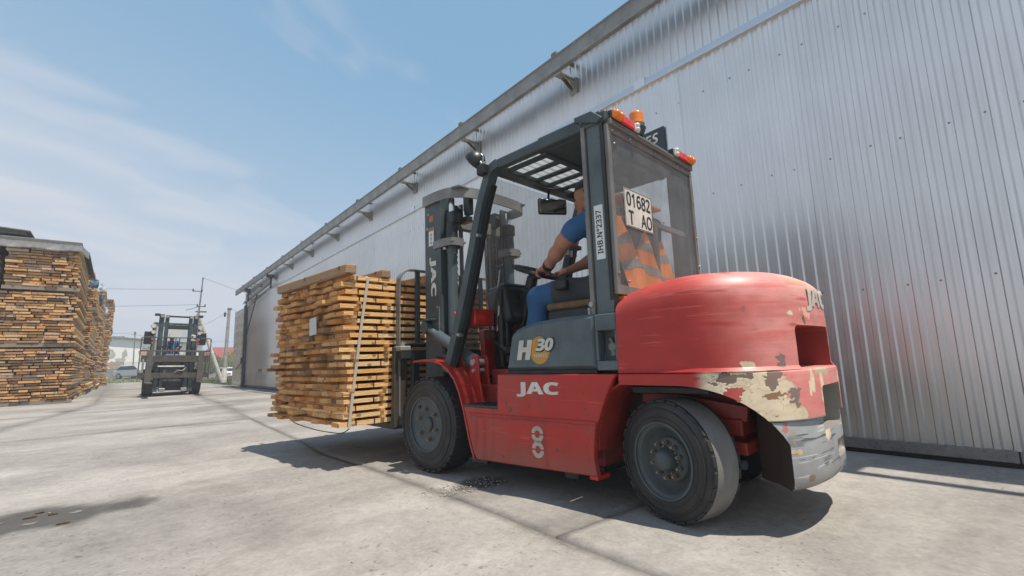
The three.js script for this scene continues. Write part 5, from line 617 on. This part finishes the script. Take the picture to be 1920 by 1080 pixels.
// ---- cab interior
{
  mesh('cowl', [bL(-0.39, -0.185, 1.015, 1.135, 0.28, 0.47, 0.014), ext(poly([[-0.185, 1.13], [-0.20, 0.72], [-0.235, 0.72], [-0.26, 0.92], [-0.30, 1.02]]), 0.03, 0.004).translate(0, 0, -0.49), bL(-0.42, -0.34, 1.0, 1.12, -0.05, 0.09, 0.01), bL(-0.24, -0.19, 0.55, 1.0, -0.30, 0.25, 0.01), bL(-0.39, -0.185, 1.015, 1.135, -0.47, -0.2, 0.014)], M.red, fk);
  mesh('floor_plate', [bL(-0.86, -0.20, 0.655, 0.675, -0.48, 0.32, 0.004)], M.black, fk);
  mesh('pedal', [at(bx(0.10, 0.012, 0.06), -0.35, 0.78, -0.02, 0, 0, 0.7), at(bx(0.10, 0.012, 0.06), -0.35, 0.78, 0.10, 0, 0, 0.7), rod(P3(-0.33, 0.78, 0.02), P3(-0.25, 0.95, 0.02), 0.01), rod(P3(-0.33, 0.78, -0.1), P3(-0.25, 0.95, -0.1), 0.01)], M.dark, fk);
  mesh('dashboard', [at(bx(0.22, 0.30, 0.52, 0, 0, 0, 0.05, 3), -0.36, 1.16, 0.03, 0, 0, -0.25), bL(-0.36, -0.22, 0.70, 1.05, -0.2, 0.14, 0.02)], M.vinyl, fk); mesh('dash_top', at(bx(0.17, 0.02, 0.46, 0, 0, 0, 0.008), -0.335, 1.315, 0.03, 0, 0, -0.2), M.grey, fk);
  mesh('steering_column', [rod(P3(-0.36, 0.86, 0.02), P3(-0.54, 1.38, 0.01), 0.055, 0.042, 16), at(bx(0.10, 0.36, 0.12, 0, 0, 0, 0.02), -0.47, 1.12, -0.02, 0, 0, 0.34)], M.vinyl, fk);
  const sw = new THREE.Group(); sw.name = 'steering_wheel'; sw.position.copy(P3(-0.565, 1.415, 0)); sw.rotation.z = 0.40; fk.add(sw);
  share('wheel_rim', merge(new THREE.TorusGeometry(0.172, 0.0155, 12, 48).rotateX(Math.PI / 2)), M.vinyl, sw); share('wheel_spokes', merge([cyl(0.05, 0.04, 0.045, 0, -0.02, 0, 'y', 20), ...[0.5, 2.6, 4.7].map((a) => rod(V(0, -0.02, 0), V(Math.cos(a) * 0.17, 0, Math.sin(a) * 0.17), 0.014, 0.012, 8))]), M.vinyl, sw);
  mesh('lever', [rod(P3(-0.30, 1.05, 0.20), P3(-0.385, 1.44, 0.20), 0.008), rod(P3(-0.33, 1.05, -0.18), P3(-0.40, 1.4, -0.18), 0.008), rod(P3(-0.38, 0.98, 0.24), P3(-0.42, 1.28, 0.24), 0.012)], M.steel, fk); mesh('lever_knob', [at(bx(0.07, 0.035, 0.03, 0, 0, 0, 0.014, 2), -0.385, 1.462, -0.20), new THREE.SphereGeometry(0.022, 12, 10).translate(-0.40, 1.41, 0.18), rod(P3(-0.42, 1.16, 0.24), P3(-0.422, 1.285, 0.24), 0.018)], M.black, fk);
  mesh('hose_bundle', [tube([P3(-0.39, 1.13, 0.22), P3(-0.41, 1.02, 0.235), P3(-0.42, 0.9, 0.24), P3(-0.40, 0.72, 0.22)], 0.024, 20, 8), tube([P3(-0.43, 1.08, 0.2), P3(-0.45, 0.95, 0.21), P3(-0.44, 0.75, 0.2)], 0.016, 20, 8), tube([P3(-0.36, 0.9, 0.25), P3(-0.45, 0.84, 0.24), P3(-0.55, 0.82, 0.2)], 0.02, 20, 8), bL(-0.52, -0.40, 0.80, 0.86, 0.0, 0.25, 0.02)], M.black, fk);
  mesh('seat', [bL(-1.40, -0.86, 0.99, 1.085, -0.25, 0.25, 0.035, 3), at(bx(0.13, 0.52, 0.46, 0, 0, 0, 0.05, 3), -1.42, 1.40, 0, 0, 0, 0.12), bL(-1.35, -0.9, 0.975, 1.03, -0.2, 0.2, 0.01)], M.vinyl, fk);
  const cush = bx(0.46, 0.055, 0.46, -1.07, 1.10, 0, 0.025, 3), cp = cush.attributes.position; for (let i = 0; i < cp.count; i++) cp.setY(i, cp.getY(i) + 0.02 * (fbm(cp.getX(i) * 8, cp.getZ(i) * 8, 2, 41) - 0.5)); mesh('seat_cushion', cush, M.tan, fk);
  mesh('armrest', [at(bx(0.10, 0.075, 0.05, 0, 0, 0, 0.02, 2), -1.02, 1.235, -0.27)], M.black, fk);
  mesh('cab_mirror', [at(bx(0.035, 0.125, 0.22, 0, 0, 0, 0.03, 3), -0.74, 1.89, 0.02, 0, -0.62, 0)], M.vinyl, fk); mesh('mirror_glass', [at(bx(0.004, 0.105, 0.20, 0, 0, 0, 0.002), -0.7556, 1.89, 0.0088, 0, -0.62, 0)], M.glassMirror, fk); mesh('mirror_arm', rod(P3(-0.72, 1.93, 0.0), P3(-0.68, 2.04, -0.06), 0.009), M.black, fk); mesh('roof_cable', tube([P3(-0.76, 2.0, 0.2), P3(-0.80, 1.985, 0.1), P3(-0.9, 1.99, -0.02), P3(-0.98, 2.01, -0.1)], 0.006, 20, 6), M.black, fk);
  mesh('extinguisher', [cyl(0.022, 0.022, 0.12, -0.80, 1.66, 0.20, 'y', 14)], paint(lin(0.45, 0.03, 0.03), 0.35), fk); mesh('extinguisher_head', [cyl(0.008, 0.014, 0.05, -0.80, 1.745, 0.20, 'y', 10), bL(-0.83, -0.77, 1.57, 1.60, -0.24, -0.16)], M.dark, fk); mesh('small_mirror', [at(bx(0.02, 0.075, 0.11, 0, 0, 0, 0.012, 2), -0.745, 1.57, 0.2, 0, 0.4, 0)], M.lightGrey, fk);
  mesh('windscreen', [(() => { const g = new THREE.BufferGeometry(), a = P3(-0.215, 0.86, 0.49), b = P3(-0.215, 0.86, -0.49), c = P3(-0.64, 2.02, -0.49), d = P3(-0.64, 2.02, 0.49); g.setAttribute('position', new THREE.Float32BufferAttribute([a, b, c, a, c, d].flatMap((v) => [v.x, v.y, v.z]), 3)); g.setAttribute('uv', new THREE.Float32BufferAttribute(12, 2)); g.computeVertexNormals(); return g; })()], M.pane, fk);
}
{ // hi-vis waistcoat hung over the seat back
  const v = placed(thing('safety_vest', 'bright orange safety vest with grey reflective bands hung over the forklift seat back', 'vest'), -1.465, 1.1, 0.02);
  const sheet = (x, y0, y1, w, seed, dir) => { const g = new THREE.PlaneGeometry(w, y1 - y0, 40, 44), p = g.attributes.position; for (let i = 0; i < p.count; i++) { const a = p.getX(i), b = p.getY(i) + (y0 + y1) / 2; p.setXYZ(i, a * (1 + 0.10 * (fbm(b * 6, 2, 2, seed) - 0.5)), b, 0.05 * (fbm(a * 7 + 0.3 * b, b * 2.2, 3, seed) - 0.5) + 0.02 * Math.sin(a * 30 + b * 4) + (dir > 0 ? 0.24 * (0.32 - b) : 0)); } g.computeVertexNormals(); return g.rotateY(-Math.PI / 2).translate(x - dir * 0.0, 0, 0); };
  const orange = mat(lin(1.0, 0.30, 0.016), { roughness: 0.8, side: THREE.DoubleSide }), band = mat(lin(0.35, 0.34, 0.32), { roughness: 0.5, side: THREE.DoubleSide });
  const back = sheet(-0.035, 0.02, 0.62, 0.60, 51, 1); mesh('back_cloth', back, orange, v);
  const cut = (y0, y1) => { const g = back.clone(), ix = [...g.index.array], p = g.attributes.position, keep = []; for (let i = 0; i < ix.length; i += 3) { const y = (p.getY(ix[i]) + p.getY(ix[i + 1]) + p.getY(ix[i + 2])) / 3 + 0.04 * Math.sin(p.getZ(ix[i]) * 9); if (y > y0 && y < y1) keep.push(ix[i], ix[i + 1], ix[i + 2]); } g.setIndex(keep); return g.translate(-0.003, 0, 0); };
  mesh('reflective_band', cut(0.13, 0.185), band, v); mesh('reflective_band', cut(0.285, 0.34), band, v); mesh('front_cloth', sheet(0.14, 0.25, 0.60, 0.5, 57, -1), orange, v); mesh('shoulder_fold', [at(bx(0.17, 0.02, 0.5, 0, 0, 0, 0.009, 2), 0.05, 0.615, 0)], orange, v); mesh('hem', [at(bx(0.14, 0.03, 0.34, 0, 0, 0, 0.012), -0.06, -0.045, -0.28, 0.1, 0, 0)], orange, v);
}
// ---------------------------------------------------------------- people: one skin over a skeleton of tapered capsules
function skin(bones, cell, k, pad = 0.06) {            // bones: [a, b, ra, rb, colour]; returns a geometry with vertex colours
  const lo = V(1e9, 1e9, 1e9), hi = V(-1e9, -1e9, -1e9); for (const [a, b, ra, rb] of bones) { const m = Math.max(ra, rb) + pad; for (const p of [a, b]) { lo.min(p.clone().subScalar(m)); hi.max(p.clone().addScalar(m)); } }
  const span = Math.max(hi.x - lo.x, hi.y - lo.y, hi.z - lo.z), N = Math.ceil(span / cell) + 6, mid = lo.clone().add(hi).multiplyScalar(0.5), half = span / 2 * N / (N - 5);
  const mc = new MarchingCubes(N, new THREE.MeshStandardMaterial(), false, false, 160000), p = V(0, 0, 0);
  const dist = (q, [a, b, ra, rb]) => { const dx = b.x - a.x, dy = b.y - a.y, dz = b.z - a.z, l2 = dx * dx + dy * dy + dz * dz || 1e-9; let t = ((q.x - a.x) * dx + (q.y - a.y) * dy + (q.z - a.z) * dz) / l2; t = t < 0 ? 0 : t > 1 ? 1 : t; return Math.hypot(q.x - a.x - dx * t, q.y - a.y - dy * t, q.z - a.z - dz * t) - (ra + (rb - ra) * t); };
  const hN = N / 2; for (let z = 0; z < N; z++) for (let y = 0; y < N; y++) for (let x = 0; x < N; x++) {
    p.set(mid.x + (x - hN) / hN * half, mid.y + (y - hN) / hN * half, mid.z + (z - hN) / hN * half);
    let s = 0, m = 1e9; for (const b of bones) { const d = dist(p, b); if (d < m) m = d; if (d < 0.2) s += Math.exp(-d / k); } mc.field[x + y * N + z * N * N] = s > 1e-30 ? k * Math.log(s) : -m;
  }
  mc.isolation = 0; mc.update(); const n = mc.count, P = new Float32Array(n * 3), C = new Float32Array(n * 3);
  for (let i = 0; i < n; i++) { p.set(mc.positionArray[i * 3], mc.positionArray[i * 3 + 1], mc.positionArray[i * 3 + 2]).multiplyScalar(half).add(mid); p.toArray(P, i * 3); let m = 1e9, c = null; for (const b of bones) { const d = dist(p, b); if (d < m && b[4]) { m = d; c = b[4]; } } C.set(c, i * 3); }
  const g = new THREE.BufferGeometry(); g.setAttribute('position', new THREE.BufferAttribute(P, 3)); g.setAttribute('normal', new THREE.BufferAttribute(mc.normalArray.slice(0, n * 3), 3)); g.setAttribute('color', new THREE.BufferAttribute(C, 3)); g.setAttribute('uv', new THREE.BufferAttribute(new Float32Array(n * 2), 2));
  return g;
}
function capGeo(c, up, fwd) {                          // baseball cap: dome and peak
  const dome = new THREE.SphereGeometry(0.106, 24, 12, 0, 6.2832, 0, 1.62).scale(1.02, 0.86, 0.90), peak = new THREE.SphereGeometry(0.1, 20, 8, 0, 6.2832, 0, 1.2).scale(0.95, 0.13, 0.72).translate(0.105, -0.006, 0); const g = mergeGeometries([prep(dome), prep(peak)]); return g.translate(c.x, c.y, c.z);
}
const SKIN = [0.42, 0.20, 0.13], SHIRT = [0.028, 0.115, 0.28], GREY = [0.045, 0.052, 0.058], BLUE = [0.026, 0.10, 0.235], BOOT = [0.02, 0.018, 0.017], WATCH = [0.015, 0.015, 0.016];
function driver(label) {
  const o = P3(-1.2, 1.10, 0), B = [], q = (x, y, L) => P3(x, y, L), add = (a, b, ra, rb, c) => B.push([a, b, ra, rb, c]);
  add(q(-1.22, 1.20, 0.07), q(-1.22, 1.20, -0.07), 0.125, 0.125, GREY); add(q(-1.235, 1.28, 0), q(-1.255, 1.46, 0), 0.135, 0.15, SHIRT); add(q(-1.25, 1.38, 0.07), q(-1.245, 1.56, 0.09), 0.11, 0.11, SHIRT); add(q(-1.25, 1.38, -0.07), q(-1.245, 1.56, -0.09), 0.11, 0.11, SHIRT); add(q(-1.24, 1.63, 0.165), q(-1.24, 1.63, -0.165), 0.075, 0.075, SHIRT); add(q(-1.225, 1.66, 0), q(-1.16, 1.765, 0), 0.062, 0.056, SKIN);
  for (const s of [1, -1]) {
    add(q(-1.235, 1.645, s * 0.185), q(-1.125, 1.585, s * 0.235), 0.072, 0.062, SHIRT); add(q(-1.125, 1.585, s * 0.235), q(-1.105, 1.570, s * 0.242), 0.062, 0.062, SHIRT);
    add(q(-1.12, 1.582, s * 0.237), q(-1.035, 1.515, s * 0.25), 0.050, 0.046, SKIN); add(q(-1.035, 1.515, s * 0.25), q(-0.93, 1.462, s * 0.20), 0.047, 0.044, SKIN); add(q(-0.93, 1.462, s * 0.20), q(-0.79, 1.408, s * 0.125), 0.044, 0.029, SKIN); if (s > 0) add(q(-0.815, 1.418, 0.138), q(-0.803, 1.413, 0.132), 0.035, 0.035, WATCH);
    add(q(-1.2, 1.19, s * 0.095), q(-0.98, 1.20, s * 0.135), 0.098, 0.09, GREY); add(q(-0.98, 1.20, s * 0.135), q(-0.90, 1.202, s * 0.15), 0.088, 0.083, GREY); add(q(-0.86, 1.20, s * 0.155), q(-0.735, 1.185, s * 0.172), 0.084, 0.08, BLUE); add(q(-0.735, 1.185, s * 0.172), q(-0.72, 0.98, s * 0.175), 0.074, 0.078, BLUE); add(q(-0.72, 0.98, s * 0.175), q(-0.71, 0.76, s * 0.17), 0.074, 0.066, BLUE);
    add(q(-0.71, 0.725, s * 0.17), q(-0.53, 0.71, s * 0.175), 0.046, 0.036, BOOT);
  }
  const body = skin(B, 0.012, 0.014); { const p = body.attributes.position, n = body.attributes.normal, c = body.attributes.color; for (let i = 0; i < p.count; i++) { if (c.getX(i) > 0.2) continue; const x = p.getX(i), y = p.getY(i), z = p.getZ(i), w = 0.034 * (Math.abs(fbm(x * 9 + y * 5 + 20, y * 14 - z * 10 + 20, 3, 951) - 0.5) - 0.1) + 0.004 * Math.sin(y * 60 + x * 40 + 3 * fbm(x * 6 + 9, z * 6 + 9, 2, 955)); p.setXYZ(i, x + n.getX(i) * w, y + n.getY(i) * w, z + n.getZ(i) * w); } let g2 = new THREE.BufferGeometry(); g2.setAttribute('position', p); g2 = mergeVertices(g2, 1e-4); g2.computeVertexNormals(); const ng = g2.toNonIndexed(); body.setAttribute('normal', ng.attributes.normal.count === p.count ? ng.attributes.normal : n); }
  const H = [], c = q(-1.085, 1.872, 0), h = (x, y, L) => q(-1.085 + x, 1.872 + y, L); const hb = (a, b, ra, rb, col) => H.push([a, b, ra, rb, col]);
  hb(h(-0.03, 0.02, 0), h(0.02, 0.03, 0), 0.088, 0.082, SKIN); hb(h(0.03, -0.02, 0.02), h(0.055, -0.09, 0.008), 0.058, 0.034, SKIN); hb(h(0.03, -0.02, -0.02), h(0.055, -0.09, -0.008), 0.058, 0.034, SKIN); hb(h(-0.01, -0.06, 0.03), h(-0.03, -0.03, 0.03), 0.045, 0.05, SKIN); hb(h(-0.01, -0.06, -0.03), h(-0.03, -0.03, -0.03), 0.045, 0.05, SKIN);
  hb(h(0.094, 0.012, 0), h(0.112, -0.028, 0), 0.009, 0.014, SKIN); hb(h(0.10, -0.032, 0.010), h(0.10, -0.032, -0.010), 0.010, 0.010, SKIN); hb(h(0.088, 0.024, 0.03), h(0.088, 0.024, -0.03), 0.012, 0.012, SKIN); hb(h(0.096, -0.06, 0.016), h(0.096, -0.06, -0.016), 0.007, 0.007, [0.36, 0.13, 0.10]); hb(h(0.093, -0.072, 0.012), h(0.093, -0.072, -0.012), 0.008, 0.008, [0.36, 0.13, 0.10]); hb(h(0.088, -0.108, 0), h(0.08, -0.115, 0), 0.018, 0.018, SKIN);
  for (const s of [1, -1]) { hb(h(-0.012, 0.012, s * 0.088), h(-0.02, -0.03, s * 0.084), 0.012, 0.009, SKIN); hb(h(0.084, 0.006, s * 0.032), h(0.084, 0.006, s * 0.034), 0.010, 0.010, [0.06, 0.045, 0.04]); hb(h(-0.06, -0.02, s * 0.05), h(-0.02, 0.01, s * 0.078), 0.022, 0.018, [0.03, 0.022, 0.016]); }
  hb(h(-0.07, -0.03, 0), h(-0.05, 0.03, 0), 0.058, 0.066, [0.03, 0.022, 0.016]); hb(h(-0.04, -0.07, 0), h(-0.08, -0.13, 0), 0.06, 0.056, SKIN);
  const head = skin(H, 0.0042, 0.0045, 0.02), parts = [body, head];
  for (const s of [1, -1]) {                           // hands closed on the wheel rim
    const w = (x, y, L) => q(x, y, s * L), F = []; F.push([w(-0.80, 1.412, 0.13), w(-0.745, 1.402, 0.105), 0.026, 0.027, SKIN], [w(-0.765, 1.408, 0.128), w(-0.725, 1.40, 0.118), 0.020, 0.018, SKIN], [w(-0.775, 1.398, 0.095), w(-0.735, 1.39, 0.082), 0.020, 0.018, SKIN]);
    for (let f = 0; f < 4; f++) { const L = 0.124 - f * 0.0185, len = [0.9, 1, 0.96, 0.78][f], a = w(-0.728, 1.402 - f * 0.002, L), b = w(-0.728 + 0.040 * len, 1.392, L + 0.004), c2 = w(-0.728 + 0.050 * len, 1.364, L + 0.003), d = w(-0.728 + 0.030 * len, 1.348, L + 0.002); F.push([a, b, 0.0098, 0.0092, SKIN], [b, c2, 0.0092, 0.0085, SKIN], [c2, d, 0.0085, 0.0075, SKIN]); }
    F.push([w(-0.778, 1.392, 0.088), w(-0.750, 1.375, 0.066), 0.0125, 0.0105, SKIN], [w(-0.750, 1.375, 0.066), w(-0.722, 1.364, 0.066), 0.0105, 0.0085, SKIN]); parts.push(skin(F, 0.0036, 0.0035, 0.015));
  }
  const g = mergeGeometries(parts).translate(-o.x, -o.y, -o.z), t = placed(thing('person', label, 'person'), -1.2, 1.10, 0);
  const m = new THREE.Mesh(g, new THREE.MeshStandardMaterial({ vertexColors: true, roughness: 0.8, bumpMap: dustBump, bumpScale: 0.001 })); m.name = 'figure'; m.castShadow = m.receiveShadow = true; t.add(m);
  share('cap', capGeo(h(-0.008, 0.042, 0).sub(o)), M.black, t); share('watch_face', merge(cyl(0.016, 0.016, 0.006, 0, 0, 0, 'y', 16).translate(-0.81 - o.x, 1.452 - o.y, -0.137 - o.z)), M.steel, t);
  return t;
}
const man = driver('man in blue t-shirt and black cap sitting at the wheel of the red forklift');
// ---------------------------------------------------------------- the second forklift, coming towards the camera with empty forks
{
  const f = thing('forklift', 'dark dusty forklift driving towards the camera with empty forks, marked with number two', 'forklift'); f.position.set(1.44, 0, -19.0); f.rotation.set(0, 0, -0.03);
  const bb = (x0, x1, y0, y1, z0, z1, r) => b2(x0, x1, y0, y1, z0, z1, r), D = paint(lin(0.030, 0.036, 0.038), 0.6), DU = paint(lin(0.105, 0.10, 0.092), 0.8);
  for (const s of [-1, 1]) {
    const w = new THREE.Group(); w.name = 'wheel'; w.position.set(s * 0.63, 0.38, -0.42); f.add(w); share('tyre', merge(lathe([[0.2, -0.14], [0.34, -0.14], [0.38, -0.11], [0.38, 0.11], [0.34, 0.14], [0.2, 0.14]], 40).rotateZ(Math.PI / 2)), M.rubber, w); share('rim', merge(cyl(0.2, 0.2, 0.24, 0, 0, 0, 'x', 24)), M.rim, w);
    const w2 = new THREE.Group(); w2.name = 'wheel'; w2.position.set(s * 0.56, 0.31, -2.5); f.add(w2); share('tyre', merge(lathe([[0.15, -0.1], [0.29, -0.1], [0.31, -0.07], [0.31, 0.07], [0.29, 0.1], [0.15, 0.1]], 32).rotateZ(Math.PI / 2)), M.rubber, w2); share('rim', merge(cyl(0.16, 0.16, 0.18, 0, 0, 0, 'x', 20)), M.rim, w2);
    mesh('mast_upright', [bb(s * 0.40, s * 0.53, 0.13, 2.60, -0.22, -0.04, 0.01)], M.mast, f); mesh('inner_upright', [bb(s * 0.27, s * 0.37, 0.14, 2.58, -0.19, -0.02, 0.01)], M.mast, f); mesh('rail_face', [bb(s * 0.285, s * 0.30, 0.2, 2.56, -0.02, -0.005, 0), bb(s * 0.50, s * 0.515, 0.2, 2.58, -0.04, -0.03, 0)], M.dark, f);
    for (const x of [0.33, 0.46]) mesh('chain_wheel', cyl(0.05, 0.05, 0.05, s * x, 2.53, 0.005, 'z', 14), M.lightGrey, f);
    mesh('mast_ear', bb(s * 0.52, s * 0.66, 2.54, 2.62, -0.18, -0.05, 0.02), D, f);
    mesh('fork', [bb(s * 0.60, s * 0.765, 0.44, 1.40, 0.09, 0.15, 0.008), bb(s * 0.60, s * 0.76, 0.40, 0.445, 0.09, 1.25, 0.01)], paint(lin(0.115, 0.105, 0.095), 0.75), f);
    mesh('fender', [bb(s * 0.46, s * 0.80, 0.80, 0.84, -0.95, -0.1, 0.01), bb(s * 0.46, s * 0.80, 0.5, 0.82, -1.0, -0.94, 0.01)], D, f); mesh('guard_pillar', bar(V(s * 0.60, 0.9, -0.75), V(s * 0.56, 2.35, -1.15), 0.07, 0.08), M.mast, f); mesh('rear_pillar', bar(V(s * 0.56, 1.1, -2.3), V(s * 0.55, 2.38, -2.2), 0.08, 0.10), M.mast, f);
    const hl = new THREE.Group(); hl.name = 'headlight'; f.add(hl); share('lamp_body', merge([cyl(0.075, 0.06, 0.09, s * 0.64, 2.24, -0.5, 'z', 18), cyl(0.065, 0.05, 0.08, s * 0.63, 2.04, -0.48, 'z', 18), bb(s * 0.61, s * 0.65, 1.75, 2.36, -0.62, -0.56, 0.006)]), D, hl); share('lamp_lens', merge([cyl(0.07, 0.07, 0.012, s * 0.64, 2.24, -0.45, 'z', 18), cyl(0.058, 0.058, 0.012, s * 0.63, 2.04, -0.435, 'z', 18), bb(s * 0.60, s * 0.67, 1.78, 1.86, -0.56, -0.52, 0.01)]), M.lensClear, hl); share('turn_lamp', merge(bb(s * 0.59, s * 0.66, 1.66, 1.75, -0.56, -0.52, 0.01)), M.lensRed, hl);
    mesh('wing_mirror', [at(bx(0.24, 0.42, 0.06, 0, 0, 0, 0.05), s * 0.74, 1.86, -0.62)], M.vinyl, f); mesh('mirror_arm', rod(V(s * 0.60, 2.1, -0.75), V(s * 0.74, 1.95, -0.66), 0.012), M.black, f);
    mesh('lift_cylinder', cyl(0.045, 0.045, 1.6, s * 0.43, 1.0, -0.28, 'y', 14), M.grey, f); mesh('backrest_side', [bb(s * 0.915, s * 0.945, 0.62, 1.80, 0.06, 0.10, 0.006)], DU, f); mesh('tube_tail', [rod(V(s * 0.83, 0.72, 0.08), V(s * 0.83, 1.16, 0.08), 0.028)], s < 0 ? M.lightGrey : DU, f);
  }
  mesh('mast_top_bar', [bb(-0.28, 0.28, 2.52, 2.57, -0.2, -0.1, 0.01)], D, f); mesh('mast_mid_bar', [bb(-0.28, 0.28, 2.13, 2.27, -0.2, -0.1, 0.02)], D, f);
  mesh('carriage', [bb(-0.90, 0.90, 1.06, 1.27, 0.02, 0.085, 0.01), bb(-0.92, 0.92, 0.56, 0.72, 0.02, 0.085, 0.01), bb(-0.3, -0.22, 0.6, 1.2, -0.02, 0.04, 0.01), bb(0.22, 0.3, 0.6, 1.2, -0.02, 0.04, 0.01)], paint(lin(0.085, 0.08, 0.073), 0.8), f);
  mesh('backrest_top_tube', tube([V(-0.93, 1.70, 0.08), V(-0.92, 1.80, 0.08), V(-0.86, 1.835, 0.08), V(0, 1.84, 0.08), V(0.86, 1.835, 0.08), V(0.92, 1.80, 0.08), V(0.93, 1.70, 0.08)], 0.018, 50, 8), DU, f); mesh('backrest_bar', bb(-0.92, 0.92, 1.39, 1.44, 0.06, 0.10, 0.006), DU, f); for (const x of [-0.32, -0.05, 0.05, 0.32]) mesh('backrest_post', bb(x - 0.012, x + 0.012, 1.27, 1.83, 0.065, 0.095, 0.003), D, f);
  mesh('side_shift_rod', rod(V(-0.45, 0.92, 0.05), V(0.25, 0.92, 0.05), 0.026), M.galv, f); mesh('hydraulic_hose', tube([V(0.0, 0.72, 0.08), V(0.08, 0.80, 0.12), V(0.2, 0.79, 0.12), V(0.3, 0.88, 0.08)], 0.014, 30, 8), M.lightGrey, f); mesh('tilt_box', [bb(-0.36, 0.36, 0.16, 0.5, -0.6, -0.3, 0.03), bb(-0.5, 0.5, 0.42, 1.05, -1.1, -0.5, 0.03)], D, f); mesh('axle', [cyl(0.1, 0.1, 1.0, 0, 0.38, -0.42, 'x', 16)], D, f);
  for (const x of [-0.28, 0.30]) mesh('rail_foot', bb(x - 0.08, x + 0.08, 0.13, 0.24, -0.15, 0, 0.01), M.galv, f);
  mesh('body', [bb(-0.58, 0.58, 0.35, 1.12, -2.9, -1.1, 0.06), bb(-0.56, 0.56, 0.5, 1.05, -3.2, -2.6, 0.12)], M.grey, f); mesh('cowl', [bb(-0.5, 0.5, 0.95, 1.30, -1.0, -0.7, 0.04)], M.dark, f); mesh('hood_light_patch', [bb(-0.38, 0.40, 1.29, 1.33, -0.95, -0.72, 0.01)], M.lightGrey, f); mesh('seat', [bb(-0.25, 0.25, 1.1, 1.2, -1.9, -1.4, 0.04), bb(-0.24, 0.24, 1.18, 1.72, -2.02, -1.9, 0.04)], M.vinyl, f);
  mesh('roof_frame', [bb(-0.58, 0.58, 2.36, 2.42, -1.20, -1.1, 0.02), bb(-0.58, 0.58, 2.38, 2.44, -2.3, -2.2, 0.02), bb(-0.58, -0.52, 2.37, 2.43, -2.25, -1.15, 0.01), bb(0.52, 0.58, 2.37, 2.43, -2.25, -1.15, 0.01)], M.mast, f); for (let i = 0; i < 5; i++) mesh('roof_bar', bb(-0.36 + i * 0.18 - 0.02, -0.36 + i * 0.18 + 0.02, 2.38, 2.42, -2.2, -1.2, 0.005), M.mast, f);
  const rw = new THREE.PlaneGeometry(1.04, 1.0).translate(0, 1.88, -2.24); mesh('rear_pane', rw, M.pane, f); mesh('windscreen_sticker', bb(-0.16, 0.18, 1.90, 2.12, -1.02, -1.015, 0), M.plate, f);
  mesh('painted_number', [text('2', 0.20, { sx: 1.1, grow: 0.006 }).translate(0.42, 1.86, -0.038)], M.white, f); mesh('blue_sticker', bb(0.54, 0.68, 1.88, 1.96, -0.5, -0.49, 0), paint(lin(0.16, 0.10, 0.55), 0.5), f); mesh('steering_wheel', [new THREE.TorusGeometry(0.18, 0.016, 8, 30).rotateX(1.1).translate(0, 1.55, -1.12), rod(V(0, 1.54, -1.12), V(0, 1.1, -0.9), 0.04)], M.vinyl, f);
  const p2 = man.clone(); p2.name = numbered('person'); scene.add(p2); p2.position.set(1.44 + 0.02, 1.21, -19 - 1.68); p2.rotation.set(0, -Math.PI / 2, 0); p2.userData = { label: 'driver in blue shirt half hidden behind the mast of the oncoming forklift', category: 'person' };
}
renderer.render(scene, camera);
